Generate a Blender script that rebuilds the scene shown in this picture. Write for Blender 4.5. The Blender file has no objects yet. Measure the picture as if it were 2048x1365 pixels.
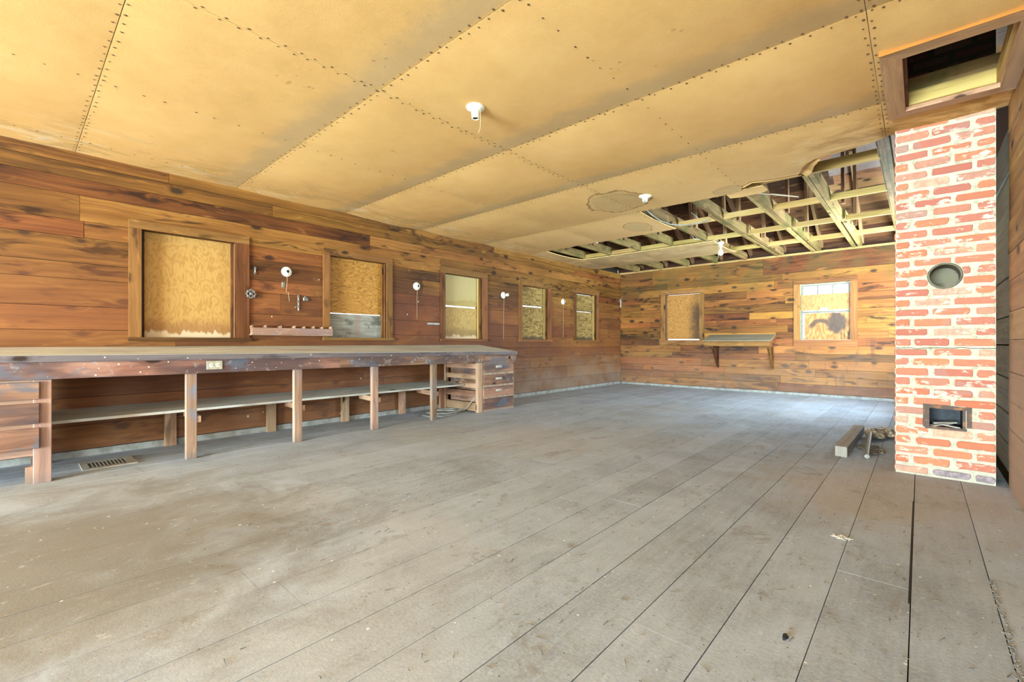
import bpy, bmesh, math, random
from mathutils import Vector, Matrix, Euler, noise as mnoise

R = random.Random(7)
SC = bpy.context.scene
COL = SC.collection
TH = math.atan2(816, 903)

# ------------------------------------------------------------------ camera
cam = bpy.data.cameras.new('camera')
cam.lens = 36 * 903 / 2048
cam.sensor_width = 36
cam.shift_y = 3 / 2048
cam.clip_start = 0.02
camo = bpy.data.objects.new('camera', cam)
camo.location = (0, 0, 1)
camo.rotation_euler = (math.pi / 2, 0, TH)
COL.objects.link(camo)
SC.camera = camo

# ------------------------------------------------------------------ world, sun, daylight in the openings
W = bpy.data.worlds.new('world')
SC.world = W
W.use_nodes = True
wn = W.node_tree
wn.nodes['Background'].inputs[0].default_value = (0.80, 0.90, 1.0, 1)
wn.nodes['Background'].inputs[1].default_value = 1.4


def area(name, loc, rot, sx, sy, power, col):
    l = bpy.data.lights.new(name, 'AREA')
    l.shape = 'RECTANGLE'
    l.size, l.size_y = sx, sy
    l.energy = power
    l.color = col
    o = bpy.data.objects.new(name, l)
    o.location = loc
    o.rotation_euler = rot
    COL.objects.link(o)
    return o


PI = math.pi
# daylight by the unseen doorway and side door behind the camera, and an added window beyond the chimney:
# cool light from the sky falls downwards, warm light from the sunlit ground outside goes up to the ceiling
area('doorway_sky_light', (-1.7, -7.95, 1.35), (PI / 2 + 0.08, 0, 0.0), 4.0, 1.9, 1150, (0.50, 0.77, 1.0))
area('doorway_ground_light', (-1.7, -7.95, 0.8), (PI / 2 + 0.36, 0, 0.0), 4.0, 1.3, 620, (0.86, 0.90, 0.74))
area('side_door_light', (0.44, -2.3, 1.2), (PI / 2 + 0.2, 0, PI / 2), 1.3, 1.7, 46, (0.56, 0.80, 1.0))
area('added_window_sky_fill', (0.44, 8.3, 1.50), (PI / 2 + 0.35, 0, PI / 2), 1.7, 1.1, 125, (0.60, 0.82, 1.0))  # added fill at an unseen window, brightens the far floor
area('added_window_ground_fill', (0.44, 8.3, 1.30), (PI / 2 + 0.8, 0, PI / 2), 1.7, 0.8, 60, (0.86, 0.90, 0.74))  # added upward fill at the same unseen window
area('attic_fill_light', (-5.55, 4.5, 4.6), (0, -PI / 2, 0), 0.8, 0.8, 14, (0.8, 0.9, 1.0))  # added fill for the dark attic; the gable has no opening

SC.view_settings.view_transform = 'Standard'
SC.view_settings.look = 'None'
SC.view_settings.gamma = 1
SC.view_settings.use_curve_mapping = False
SC.view_settings.exposure = 1.2
SC.cycles.max_bounces = 10
SC.cycles.diffuse_bounces = 6
SC.cycles.use_denoising = True
SC.cycles.sample_clamp_indirect = 4.0


# ------------------------------------------------------------------ node helpers
class NT:
    def __init__(s, name, rough=0.7, metallic=0.0, spec=0.3):
        s.m = bpy.data.materials.new(name)
        s.m.use_nodes = True
        s.t = s.m.node_tree
        s.b = s.t.nodes['Principled BSDF']
        s.b.inputs['Roughness'].default_value = rough
        s.b.inputs['Metallic'].default_value = metallic
        s.b.inputs['Specular IOR Level'].default_value = spec

    def n(s, typ, **kw):
        nd = s.t.nodes.new(typ)
        for k, v in kw.items():
            setattr(nd, k, v)
        return nd

    def set(s, sock, val):
        if isinstance(val, bpy.types.NodeSocket):
            s.t.links.new(val, sock)
        elif isinstance(val, (tuple, list)):
            sock.default_value = tuple(val) if len(sock.default_value) == len(val) else tuple(val) + (1,)
        else:
            sock.default_value = val

    def math(s, op, a, b=0.0, c=0.0, clamp=False):
        nd = s.n('ShaderNodeMath', operation=op, use_clamp=clamp)
        s.set(nd.inputs[0], a)
        s.set(nd.inputs[1], b)
        s.set(nd.inputs[2], c)
        return nd.outputs[0]

    def rng(s, v, a, b, c=0.0, d=1.0, smooth=True):
        nd = s.n('ShaderNodeMapRange', interpolation_type='SMOOTHSTEP' if smooth else 'LINEAR')
        s.set(nd.inputs[0], v)
        s.set(nd.inputs[1], a)
        s.set(nd.inputs[2], b)
        s.set(nd.inputs[3], c)
        s.set(nd.inputs[4], d)
        return nd.outputs[0]

    def xyz(s, x, y, z=0.0):
        nd = s.n('ShaderNodeCombineXYZ')
        for i, v in enumerate((x, y, z)):
            s.set(nd.inputs[i], v)
        return nd.outputs[0]

    def sep(s, v):
        nd = s.n('ShaderNodeSeparateXYZ')
        s.set(nd.inputs[0], v)
        return nd.outputs

    def noise(s, v, scale, detail=3, rough=0.55, dist=0.0):
        nd = s.n('ShaderNodeTexNoise')
        s.set(nd.inputs['Vector'], v)
        nd.inputs['Scale'].default_value = scale
        nd.inputs['Detail'].default_value = detail
        nd.inputs['Roughness'].default_value = rough
        nd.inputs['Distortion'].default_value = dist
        return nd.outputs[0]

    def mix(s, f, a, b, mode='MIX'):
        nd = s.n('ShaderNodeMix', data_type='RGBA', blend_type=mode)
        s.set(nd.inputs[0], f)
        s.set(nd.inputs[6], a)
        s.set(nd.inputs[7], b)
        return nd.outputs[2]

    def ramp(s, f, stops):
        nd = s.n('ShaderNodeValToRGB')
        e = nd.color_ramp.elements
        while len(e) < len(stops):
            e.new(0.5)
        for el, (p, c) in zip(e, stops):
            el.position = p
            el.color = tuple(c) + (1,) if len(c) == 3 else c
        s.set(nd.inputs[0], f)
        return nd.outputs[0]

    def rand(s):
        return s.n('ShaderNodeObjectInfo').outputs['Random']

    def pos(s):
        return s.n('ShaderNodeNewGeometry').outputs['Position']

    def uv(s):
        return s.n('ShaderNodeTexCoord').outputs['UV']

    def hsv(s, col, h=0.5, sa=1.0, v=1.0):
        nd = s.n('ShaderNodeHueSaturation')
        s.set(nd.inputs['Hue'], h)
        s.set(nd.inputs['Saturation'], sa)
        s.set(nd.inputs['Value'], v)
        s.set(nd.inputs['Color'], col)
        return nd.outputs[0]

    def bump(s, h, strength=0.3, dist=0.01):
        nd = s.n('ShaderNodeBump')
        nd.inputs['Strength'].default_value = strength
        nd.inputs['Distance'].default_value = dist
        s.set(nd.inputs['Height'], h)
        s.t.links.new(nd.outputs[0], s.b.inputs['Normal'])

    def out(s, col):
        s.set(s.b.inputs['Base Color'], col)
        return s.m


def wood(name, dark, mid, light, knots=0.35, var=0.25, rough=0.62, smudge=0.5, coarse=26, post=None, spec=0.25, knotcol=(0.035, 0.016, 0.008)):
    """pine with long grain, swirling knots and pitch smudges; UV is in metres, u runs along the board"""
    t = NT(name, rough, spec=spec)
    u, v, _ = t.sep(t.uv())
    r = t.rand()
    uo = t.math('MULTIPLY_ADD', r, 71.3, u)
    vo = t.math('MULTIPLY_ADD', r, 23.7, v)
    # knots
    vor = t.n('ShaderNodeTexVoronoi', voronoi_dimensions='2D')
    t.set(vor.inputs['Vector'], t.xyz(t.math('MULTIPLY', uo, 3.1), t.math('MULTIPLY', vo, 6.0)))
    vor.inputs['Scale'].default_value = 1.0
    vor.inputs['Randomness'].default_value = 1.0
    d = vor.outputs['Distance']
    has = t.math('LESS_THAN', t.sep(vor.outputs['Color'])[0], knots)
    size = t.math('MULTIPLY_ADD', t.sep(vor.outputs['Color'])[1], 0.10, 0.07)
    dn = t.math('ADD', d, t.math('MULTIPLY', t.math('SUBTRACT', t.noise(t.xyz(uo, vo), 30, 2), 0.5), 0.06))
    near = t.math('MULTIPLY', t.rng(dn, 0.10, 0.42, 1, 0), has)
    core = t.math('MULTIPLY', t.rng(t.math('SUBTRACT', dn, size), -0.03, 0.03, 1, 0), has)
    halo = t.math('MULTIPLY', t.rng(t.math('SUBTRACT', dn, size), 0.0, 0.14, 1, 0), has)
    # grain
    warp = t.noise(t.xyz(t.math('MULTIPLY', uo, 1.3), t.math('MULTIPLY', vo, 5.0)), 1.0, 2)
    vw = t.math('ADD', vo, t.math('MULTIPLY', warp, 0.11))
    vw = t.math('ADD', vw, t.math('MULTIPLY', near, 0.035))
    g1 = t.noise(t.xyz(t.math('MULTIPLY', uo, 0.55), t.math('MULTIPLY', vw, coarse)), 1.0, 3, 0.65)
    g2 = t.noise(t.xyz(t.math('MULTIPLY', uo, 3.0), t.math('MULTIPLY', vw, coarse * 8)), 1.0, 2, 0.6)
    big = t.noise(t.xyz(t.math('MULTIPLY', uo, 0.9), t.math('MULTIPLY', vo, 3.0)), 1.0, 3)
    f = t.math('ADD', t.math('MULTIPLY', g1, 0.55), t.math('MULTIPLY', big, 0.55))
    f = t.math('ADD', f, t.math('MULTIPLY', t.math('SUBTRACT', g2, 0.5), 0.22))
    f = t.math('ADD', f, t.math('MULTIPLY', t.math('SUBTRACT', t.math('FRACT', t.math('MULTIPLY', r, 17.31)), 0.5), var))
    col = t.ramp(f, [(0.33, dark), (0.53, mid), (0.78, light)])
    if smudge:
        sm = t.noise(t.xyz(t.math('MULTIPLY', uo, 2.6), t.math('MULTIPLY', vw, 11)), 1.0, 3, 0.6, 0.6)
        loc = t.noise(t.xyz(t.math('MULTIPLY', uo, 0.7), t.math('MULTIPLY', vo, 2.0)), 1.0, 1)
        sm = t.rng(t.math('ADD', sm, t.math('MULTIPLY', t.math('SUBTRACT', loc, 0.5), 0.5)), 0.55, 0.72, 0, smudge)
        col = t.mix(sm, col, tuple(c * 0.25 for c in dark))
    lp = t.noise(t.xyz(t.math('MULTIPLY', uo, 1.9), t.math('MULTIPLY', vw, 7), 4), 1.0, 3, 0.6, 0.8)
    col = t.mix(t.rng(lp, 0.60, 0.74, 0, 0.40), col, tuple(min(0.9, c * 1.5) for c in light))
    col = t.mix(t.math('MULTIPLY', halo, 0.55), col, tuple(c * 0.8 for c in dark))
    col = t.mix(t.math('MULTIPLY', core, 0.92), col, knotcol)
    hue = t.math('MULTIPLY_ADD', t.math('FRACT', t.math('MULTIPLY', r, 91.7)), 0.024, 0.488)
    val = t.math('MULTIPLY_ADD', t.math('FRACT', t.math('MULTIPLY', r, 43.1)), var * 1.3, 1 - var * 0.65)
    col = t.hsv(col, hue, 1.0, val)
    if post:
        col = post(t, col)
    t.bump(t.math('ADD', g1, t.math('MULTIPLY', g2, 0.5)), 0.22, 0.004)
    return t.out(col)


def fleck(t, vec, scale, density, size=0.25):
    """small scattered flecks of paint: 1 on a fleck"""
    vo = t.n('ShaderNodeTexVoronoi')
    t.set(vo.inputs['Vector'], vec)
    vo.inputs['Scale'].default_value = scale
    c = t.sep(vo.outputs['Color'])
    has = t.math('LESS_THAN', c[0], density)
    sz = t.math('MULTIPLY', c[1], size)
    return t.math('MULTIPLY', t.math('LESS_THAN', vo.outputs['Distance'], sz), has)


def post_left(t, col):
    x, y, z = t.sep(t.pos())
    # soot and grime behind the bench between the windows
    nz = t.noise(t.pos(), 1.6, 4, 0.6)
    g = t.math('MULTIPLY', t.rng(z, 2.15, 1.5, 0, 1), t.rng(z, 0.55, 0.9, 0.25, 1))
    g = t.math('MULTIPLY', g, t.rng(y, 1.6, 3.7, 0.15, 1))
    g = t.math('MULTIPLY', g, t.rng(y, 5.6, 8.6, 1, 0.35))
    g = t.math('MULTIPLY', g, t.rng(nz, 0.36, 0.62, 0.3, 1))
    col = t.mix(t.math('MULTIPLY', g, 0.90), col, (0.040, 0.016, 0.011))
    # reddish tone of the lower courses
    col = t.mix(t.math('MULTIPLY', t.rng(z, 2.1, 1.3, 0, 1), 0.40), col, (0.25, 0.082, 0.030), 'MIX')
    # dust creeping up from the floor
    d = t.math('MULTIPLY', t.rng(z, 1.0, 0.05, 0, 1), t.rng(t.noise(t.pos(), 3.0, 3), 0.3, 0.7, 0.35, 0.8))
    d = t.math('MULTIPLY', d, t.rng(y, 4.6, 5.4, 0.25, 1.0))
    col = t.mix(t.math('MULTIPLY', d, 0.85), col, (0.30, 0.245, 0.185))
    # paint flecks
    sv = t.xyz(x, y, t.math('MULTIPLY', z, 0.6))
    f = t.math('MAXIMUM', fleck(t, sv, 30, 0.16, 0.17), fleck(t, sv, 11, 0.12, 0.09))
    f = t.math('MULTIPLY', f, t.rng(t.math('ADD', y, t.math('MULTIPLY', nz, 1.5)), 1.9, 2.6, 0, 1))
    f = t.math('MULTIPLY', f, t.math('MULTIPLY', t.rng(z, 2.1, 1.7, 0, 1), t.rng(y, 5.6, 5.0, 0, 1)))
    return t.mix(f, col, (0.72, 0.66, 0.56))


def post_back(t, col):
    x, y, z = t.sep(t.pos())
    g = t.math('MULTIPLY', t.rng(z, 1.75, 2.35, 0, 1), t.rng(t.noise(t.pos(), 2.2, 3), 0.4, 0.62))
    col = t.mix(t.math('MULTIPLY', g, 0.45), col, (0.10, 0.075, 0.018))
    st = t.noise(t.xyz(t.math('MULTIPLY', x, 9), 0, t.math('MULTIPLY', z, 1.6)), 1.0, 3)
    st = t.math('MULTIPLY', t.rng(st, 0.56, 0.68), t.math('MULTIPLY', t.rng(z, 1.2, 0.9, 0, 1), t.rng(x, -1.9, -1.3, 0, 1)))
    col = t.mix(t.math('MULTIPLY', st, 0.55), col, (0.06, 0.03, 0.025))
    d = t.math('MULTIPLY', t.rng(z, 1.35, 0.0, 0, 1), t.rng(t.noise(t.pos(), 3.0, 3), 0.25, 0.7, 0.5, 1))
    return t.mix(t.math('MULTIPLY', d, 0.55), col, (0.29, 0.175, 0.115))


def post_right(t, col):
    x, y, z = t.sep(t.pos())
    d = t.rng(z, 2.0, 0.4, 0, 1)
    return t.mix(t.math('MULTIPLY', d, 0.75), col, (0.40, 0.285, 0.215))


def post_bench(t, col):
    p = t.pos()
    x, y, z = t.sep(p)
    a = t.noise(t.xyz(t.math('MULTIPLY', x, 2), t.math('MULTIPLY', y, 1.1), t.math('MULTIPLY', z, 5)), 1.0, 3, 0.6)
    col = t.mix(t.rng(a, 0.40, 0.60, 0.1, 0.85), col, (0.075, 0.050, 0.050))
    b = t.noise(t.xyz(x, t.math('MULTIPLY', y, 1.3), t.math('MULTIPLY', z, 3)), 1.7, 3, 0.6)
    col = t.mix(t.rng(b, 0.53, 0.62, 0, 0.7), col, (0.095, 0.115, 0.145))
    c = t.noise(p, 9, 3, 0.7)
    col = t.mix(t.rng(c, 0.60, 0.72, 0, 0.45), col, (0.42, 0.38, 0.35))
    f = t.math('MAXIMUM', fleck(t, p, 38, 0.10, 0.22), fleck(t, t.xyz(x, y, t.math('MULTIPLY', z, .5)), 14, 0.10, 0.12))
    return t.mix(f, col, (0.75, 0.72, 0.68))


def post_leg(t, col):
    p = t.pos()
    x, y, z = t.sep(p)
    a = t.noise(t.xyz(t.math('MULTIPLY', x, 2), t.math('MULTIPLY', y, 3), t.math('MULTIPLY', z, 3)), 1.0, 3, 0.6)
    m = t.math('MULTIPLY', t.rng(a, 0.46, 0.58, 0, 1), t.math('MULTIPLY', t.rng(y, 1.4, 1.3, 0.25, 1), t.rng(y, 0.6, 0.7, 0.1, 1)))
    col = t.mix(t.math('MULTIPLY', m, 0.7), col, (0.16, 0.22, 0.30))
    col = t.mix(t.rng(z, 0.12, 0.0, 0, 0.5), col, (0.14, 0.12, 0.11))
    f = fleck(t, p, 40, 0.10, 0.22)
    return t.mix(f, col, (0.75, 0.72, 0.68))


M = {}
M['left'] = wood('stained_pine_boards', (0.060, 0.021, 0.005), (0.185, 0.068, 0.013), (0.35, 0.155, 0.034), 0.24, 0.22, smudge=0.8, post=post_left)
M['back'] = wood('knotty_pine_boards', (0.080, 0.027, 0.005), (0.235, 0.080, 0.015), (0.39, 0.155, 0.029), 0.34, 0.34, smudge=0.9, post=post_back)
M['right'] = wood('side_pine_boards', (0.16, 0.068, 0.02), (0.36, 0.18, 0.06), (0.50, 0.29, 0.11), 0.2, 0.2, smudge=0.35, post=post_right)
M['casing'] = wood('window_casing_pine', (0.07, 0.025, 0.007), (0.165, 0.064, 0.016), (0.26, 0.12, 0.034), 0.2, 0.25, smudge=0.6)
M['casing_back'] = wood('back_casing_pine', (0.12, 0.046, 0.012), (0.26, 0.105, 0.028), (0.39, 0.185, 0.055), 0.2, 0.2, smudge=0.5)
M['bench'] = wood('paint_splashed_bench_wood', (0.14, 0.060, 0.035), (0.32, 0.155, 0.09), (0.46, 0.27, 0.17), 0.1, 0.2, post=post_bench)
M['edge'] = wood('grimy_bench_edge', (0.045, 0.032, 0.032), (0.115, 0.088, 0.088), (0.21, 0.175, 0.17), 0.1, 0.2,
                 post=lambda t, c: t.mix(t.math('MAXIMUM', fleck(t, t.pos(), 34, 0.12, 0.24), fleck(t, t.pos(), 14, 0.10, 0.12)), c, (0.62, 0.60, 0.58)))
M['leg'] = wood('worn_leg_wood', (0.16, 0.085, 0.05), (0.34, 0.20, 0.13), (0.50, 0.34, 0.23), 0.05, 0.2, post=post_leg)
M['rawwood'] = wood('raw_cabinet_wood', (0.17, 0.085, 0.045), (0.37, 0.215, 0.125), (0.53, 0.35, 0.215), 0.08, 0.2)
M['joist'] = wood('joist_wood', (0.11, 0.068, 0.022), (0.26, 0.175, 0.062), (0.44, 0.31, 0.125), 0.12, 0.25, smudge=0.4,
                  post=lambda t, c: t.mix(t.rng(t.noise(t.pos(), 2.6, 3, 0.6), 0.50, 0.64, 0, 0.60), c, (0.11, 0.115, 0.03)))
M['strap'] = wood('pale_blocking_wood', (0.28, 0.17, 0.045), (0.50, 0.325, 0.10), (0.62, 0.43, 0.165), 0.12, 0.15, smudge=0.15)
M['roofwood'] = wood('dark_roof_boards', (0.05, 0.02, 0.009), (0.14, 0.06, 0.024), (0.26, 0.13, 0.055), 0.4, 0.6, smudge=0.4)
M['rafter'] = wood('rafter_wood', (0.12, 0.06, 0.03), (0.28, 0.15, 0.07), (0.45, 0.28, 0.14), 0.15, 0.3, smudge=0.4)
M['greywood'] = wood('weathered_grey_wood', (0.20, 0.19, 0.17), (0.36, 0.35, 0.32), (0.52, 0.51, 0.47), 0.08, 0.15, smudge=0.3)
M['shelftop'] = wood('pale_dusty_shelf_board', (0.34, 0.31, 0.25), (0.54, 0.52, 0.44), (0.70, 0.68, 0.60), 0.05, 0.12, smudge=0.2)
M['siding'] = wood('old_grey_siding', (0.14, 0.15, 0.14), (0.27, 0.29, 0.28), (0.38, 0.41, 0.40), 0.05, 0.2, smudge=0.3)
M['shelfgrey'] = wood('dusty_green_shelf', (0.21, 0.19, 0.125), (0.31, 0.285, 0.20), (0.42, 0.39, 0.29), 0.03, 0.12, smudge=0.2)
M['hatch'] = wood('hatch_casing_wood', (0.26, 0.125, 0.055), (0.44, 0.24, 0.12), (0.58, 0.36, 0.19), 0.06, 0.12, smudge=0.3)
M['blockwood'] = wood('grey_timber_block', (0.17, 0.15, 0.12), (0.29, 0.26, 0.21), (0.42, 0.38, 0.31), 0.06, 0.1, smudge=0.25)
M['orange'] = wood('lit_orange_edge', (0.22, 0.07, 0.008), (0.34, 0.12, 0.014), (0.42, 0.17, 0.025), 0.0, 0.1, smudge=0.1)  # lit look of the hatch's near edge, put into the wood colour
M['lath'] = wood('split_lath_wood', (0.5, 0.4, 0.25), (0.7, 0.6, 0.42), (0.85, 0.76, 0.56), 0.0, 0.1, smudge=0.1)


def benchtop_mat():
    t = NT('dusty_worktop', 0.75)
    x, y, z = t.sep(t.pos())
    a = t.noise(t.xyz(t.math('MULTIPLY', x, 14), t.math('MULTIPLY', y, 1.2), 0), 1.0, 4, 0.6)
    c = t.ramp(a, [(0.3, (0.38, 0.39, 0.35)), (0.5, (0.56, 0.58, 0.54)), (0.72, (0.68, 0.70, 0.67))])
    return t.out(c)


M['benchtop'] = benchtop_mat()


def ply(name, dark, light, vertical=False, figure=1.0, stain='none', low=(0.08, 0.04, 0.02), z0=1.05, z1=2.08):
    """rotary cut plywood with contour figure"""
    t = NT(name, 0.6)
    p = t.pos()
    x, y, z = t.sep(p)
    h = t.math('ADD', x, y)
    if vertical:
        vec = t.xyz(t.math('MULTIPLY', h, 13.0), t.math('MULTIPLY', z, 5.0), 1.3)
    else:
        vec = t.xyz(t.math('MULTIPLY', h, 3.4), t.math('MULTIPLY', z, 11.0), 1.3)
    n = t.noise(vec, 1.0, 2, 0.5, 0.4)
    rings = t.math('PINGPONG', t.math('MULTIPLY', n, 16 * figure), 1.0)
    fine = t.noise(vec, 22, 2)
    f = t.math('ADD', t.math('MULTIPLY', rings, 0.75), t.math('MULTIPLY', fine, 0.35))
    c = t.ramp(f, [(0.10, dark), (0.42, tuple((a * .35 + b * .65) for a, b in zip(dark, light))), (0.9, light)])
    nz = t.noise(t.xyz(t.math('MULTIPLY', h, 14), t.math('MULTIPLY', z, 2.2), 0), 1.0, 4, 0.7)
    if stain == 'bottom':
        e = t.math('ADD', z, t.math('MULTIPLY', t.math('SUBTRACT', nz, 0.5), 0.22))
        c = t.mix(t.rng(e, z0 + 0.22, z0 + 0.10, 0, 0.55), c, low)
        c = t.mix(t.rng(e, z0 + 0.07, z0 + 0.045, 0, 0.9), c, (0.66, 0.50, 0.30))
    if stain == 'right':
        e = t.math('ADD', h, t.math('MULTIPLY', t.math('SUBTRACT', t.noise(p, 7, 4, 0.7), 0.5), 0.35))
        c = t.mix(t.math('MULTIPLY', t.rng(e, z0, z1, 0, 0.85), t.rng(z, 1.95, 1.75, 0, 1)), c, low)
    if stain == 'water':
        e = t.math('ADD', z, t.math('MULTIPLY', t.math('SUBTRACT', t.noise(p, 4, 3), 0.5), 0.16))
        c = t.mix(t.rng(e, z0 + 0.03, z0, 0, 0.6), c, low)
    return t.out(c)


M['ply_1'] = ply('yellow_plywood_vertical', (0.36, 0.185, 0.045), (0.50, 0.285, 0.078), True, 0.8, 'bottom', (0.25, 0.10, 0.04))
M['ply_2'] = ply('orange_plywood_figured', (0.20, 0.08, 0.012), (0.50, 0.25, 0.045), False, 1.3, 'right', (0.05, 0.022, 0.01), -2.18, -2.0)
M['ply_3'] = ply('pale_yellow_board', (0.46, 0.38, 0.16), (0.50, 0.41, 0.18), True, 0.15, 'water', (0.40, 0.28, 0.07), 1.66)
M['ply_3b'] = ply('yellow_plywood_straight', (0.32, 0.19, 0.045), (0.52, 0.36, 0.12), True, 1.0, 'bottom', (0.22, 0.13, 0.05))
M['ply_6'] = ply('amber_plywood_flamed', (0.16, 0.06, 0.012), (0.50, 0.235, 0.05), False, 1.8, 'right', (0.06, 0.03, 0.02), 6.15, 6.5)
M['ply_7'] = ply('orange_plywood_cover', (0.36, 0.14, 0.04), (0.52, 0.25, 0.09), True, 0.7)


def char_mat():
    t = NT('charred_plywood', 0.65)
    p = t.pos()
    x, y, z = t.sep(p)
    n = t.noise(t.xyz(t.math('MULTIPLY', x, 5.0), t.math('MULTIPLY', z, 1.6), 3), 1.0, 2)
    c = t.ramp(t.math('PINGPONG', t.math('MULTIPLY', n, 16), 1.0), [(0.1, (0.36, 0.14, 0.04)), (0.9, (0.54, 0.26, 0.09))])

    def blob(cx, cz, rx, rz):
        dx = t.math('DIVIDE', t.math('SUBTRACT', x, cx), rx)
        dz = t.math('DIVIDE', t.math('SUBTRACT', z, cz), rz)
        dd = t.math('SQRT', t.math('ADD', t.math('MULTIPLY', dx, dx), t.math('MULTIPLY', dz, dz)))
        return t.math('ADD', dd, t.math('MULTIPLY', t.math('SUBTRACT', t.noise(p, 9, 4, 0.7), 0.5), 0.7))
    a = t.rng(blob(-1.12, 1.36, 0.16, 0.22), 0.7, 1.1, 0.9, 0)
    ring = blob(-1.36, 1.27, 0.17, 0.16)
    b = t.math('MULTIPLY', t.rng(t.math('ABSOLUTE', t.math('SUBTRACT', ring, 0.85)), 0.16, 0.36, 0.85, 0), t.rng(z, 1.22, 1.32, 0, 1))
    m = t.math('MAXIMUM', a, b)
    drip = t.noise(t.xyz(t.math('MULTIPLY', x, 26), 0, t.math('MULTIPLY', z, 3)), 1.0, 2)
    dr = t.math('MULTIPLY', t.rng(drip, 0.5, 0.62, 0, 0.8), t.math('MULTIPLY', t.rng(z, 1.3, 1.2, 0, 1), t.rng(x, -1.22, -1.15, 0, 1)))
    m = t.math('MAXIMUM', m, dr)
    return t.out(t.mix(m, c, (0.055, 0.045, 0.04)))


M['char'] = char_mat()


def weathered_board():
    t = NT('grey_weathered_board', 0.7)
    p = t.pos()
    x, y, z = t.sep(p)
    n = t.noise(t.xyz(t.math('MULTIPLY', y, 4), t.math('MULTIPLY', z, 30), 0), 1.0, 3)
    c = t.ramp(n, [(0.3, (0.20, 0.20, 0.165)), (0.7, (0.38, 0.37, 0.31))])
    b = t.noise(t.xyz(t.math('MULTIPLY', y, 3.5), t.math('MULTIPLY', z, 5), 0), 1.0, 4, 0.7)
    c = t.mix(t.rng(b, 0.52, 0.66, 0, 0.8), c, (0.09, 0.085, 0.065))
    s = t.rng(t.math('ABSOLUTE', t.math('SUBTRACT', y, 3.07)), 0.02, 0.06, 0.6, 0)
    return t.out(t.mix(s, c, (0.30, 0.20, 0.16)))


M['greyboard'] = weathered_board()


def osb():
    t = NT('strand_board', 0.7)
    v = t.n('ShaderNodeTexVoronoi')
    x, y, z = t.sep(t.pos())
    a = t.noise(t.pos(), 6, 1)
    t.set(v.inputs['Vector'], t.xyz(0, t.math('ADD', t.math('MULTIPLY', y, 24), t.math('MULTIPLY', a, 10)), t.math('MULTIPLY', z, 42)))
    v.inputs['Scale'].default_value = 1.0
    c = t.ramp(t.sep(v.outputs['Color'])[0], [(0.0, (0.17, 0.095, 0.025)), (0.5, (0.31, 0.20, 0.06)), (1.0, (0.43, 0.30, 0.10))])
    n = t.noise(t.pos(), 7, 4, .7)
    e = t.math('ADD', z, t.math('MULTIPLY', t.math('SUBTRACT', n, 0.5), 0.15))
    c = t.mix(t.rng(e, 1.15, 1.08, 0, 0.8), c, (0.06, 0.045, 0.03))
    c = t.mix(t.rng(t.math('ABSOLUTE', t.math('SUBTRACT', e, 1.70)), 0.0, 0.035, 0.6, 0), c, (0.12, 0.08, 0.04))
    return t.out(c)


M['osb'] = osb()


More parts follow.
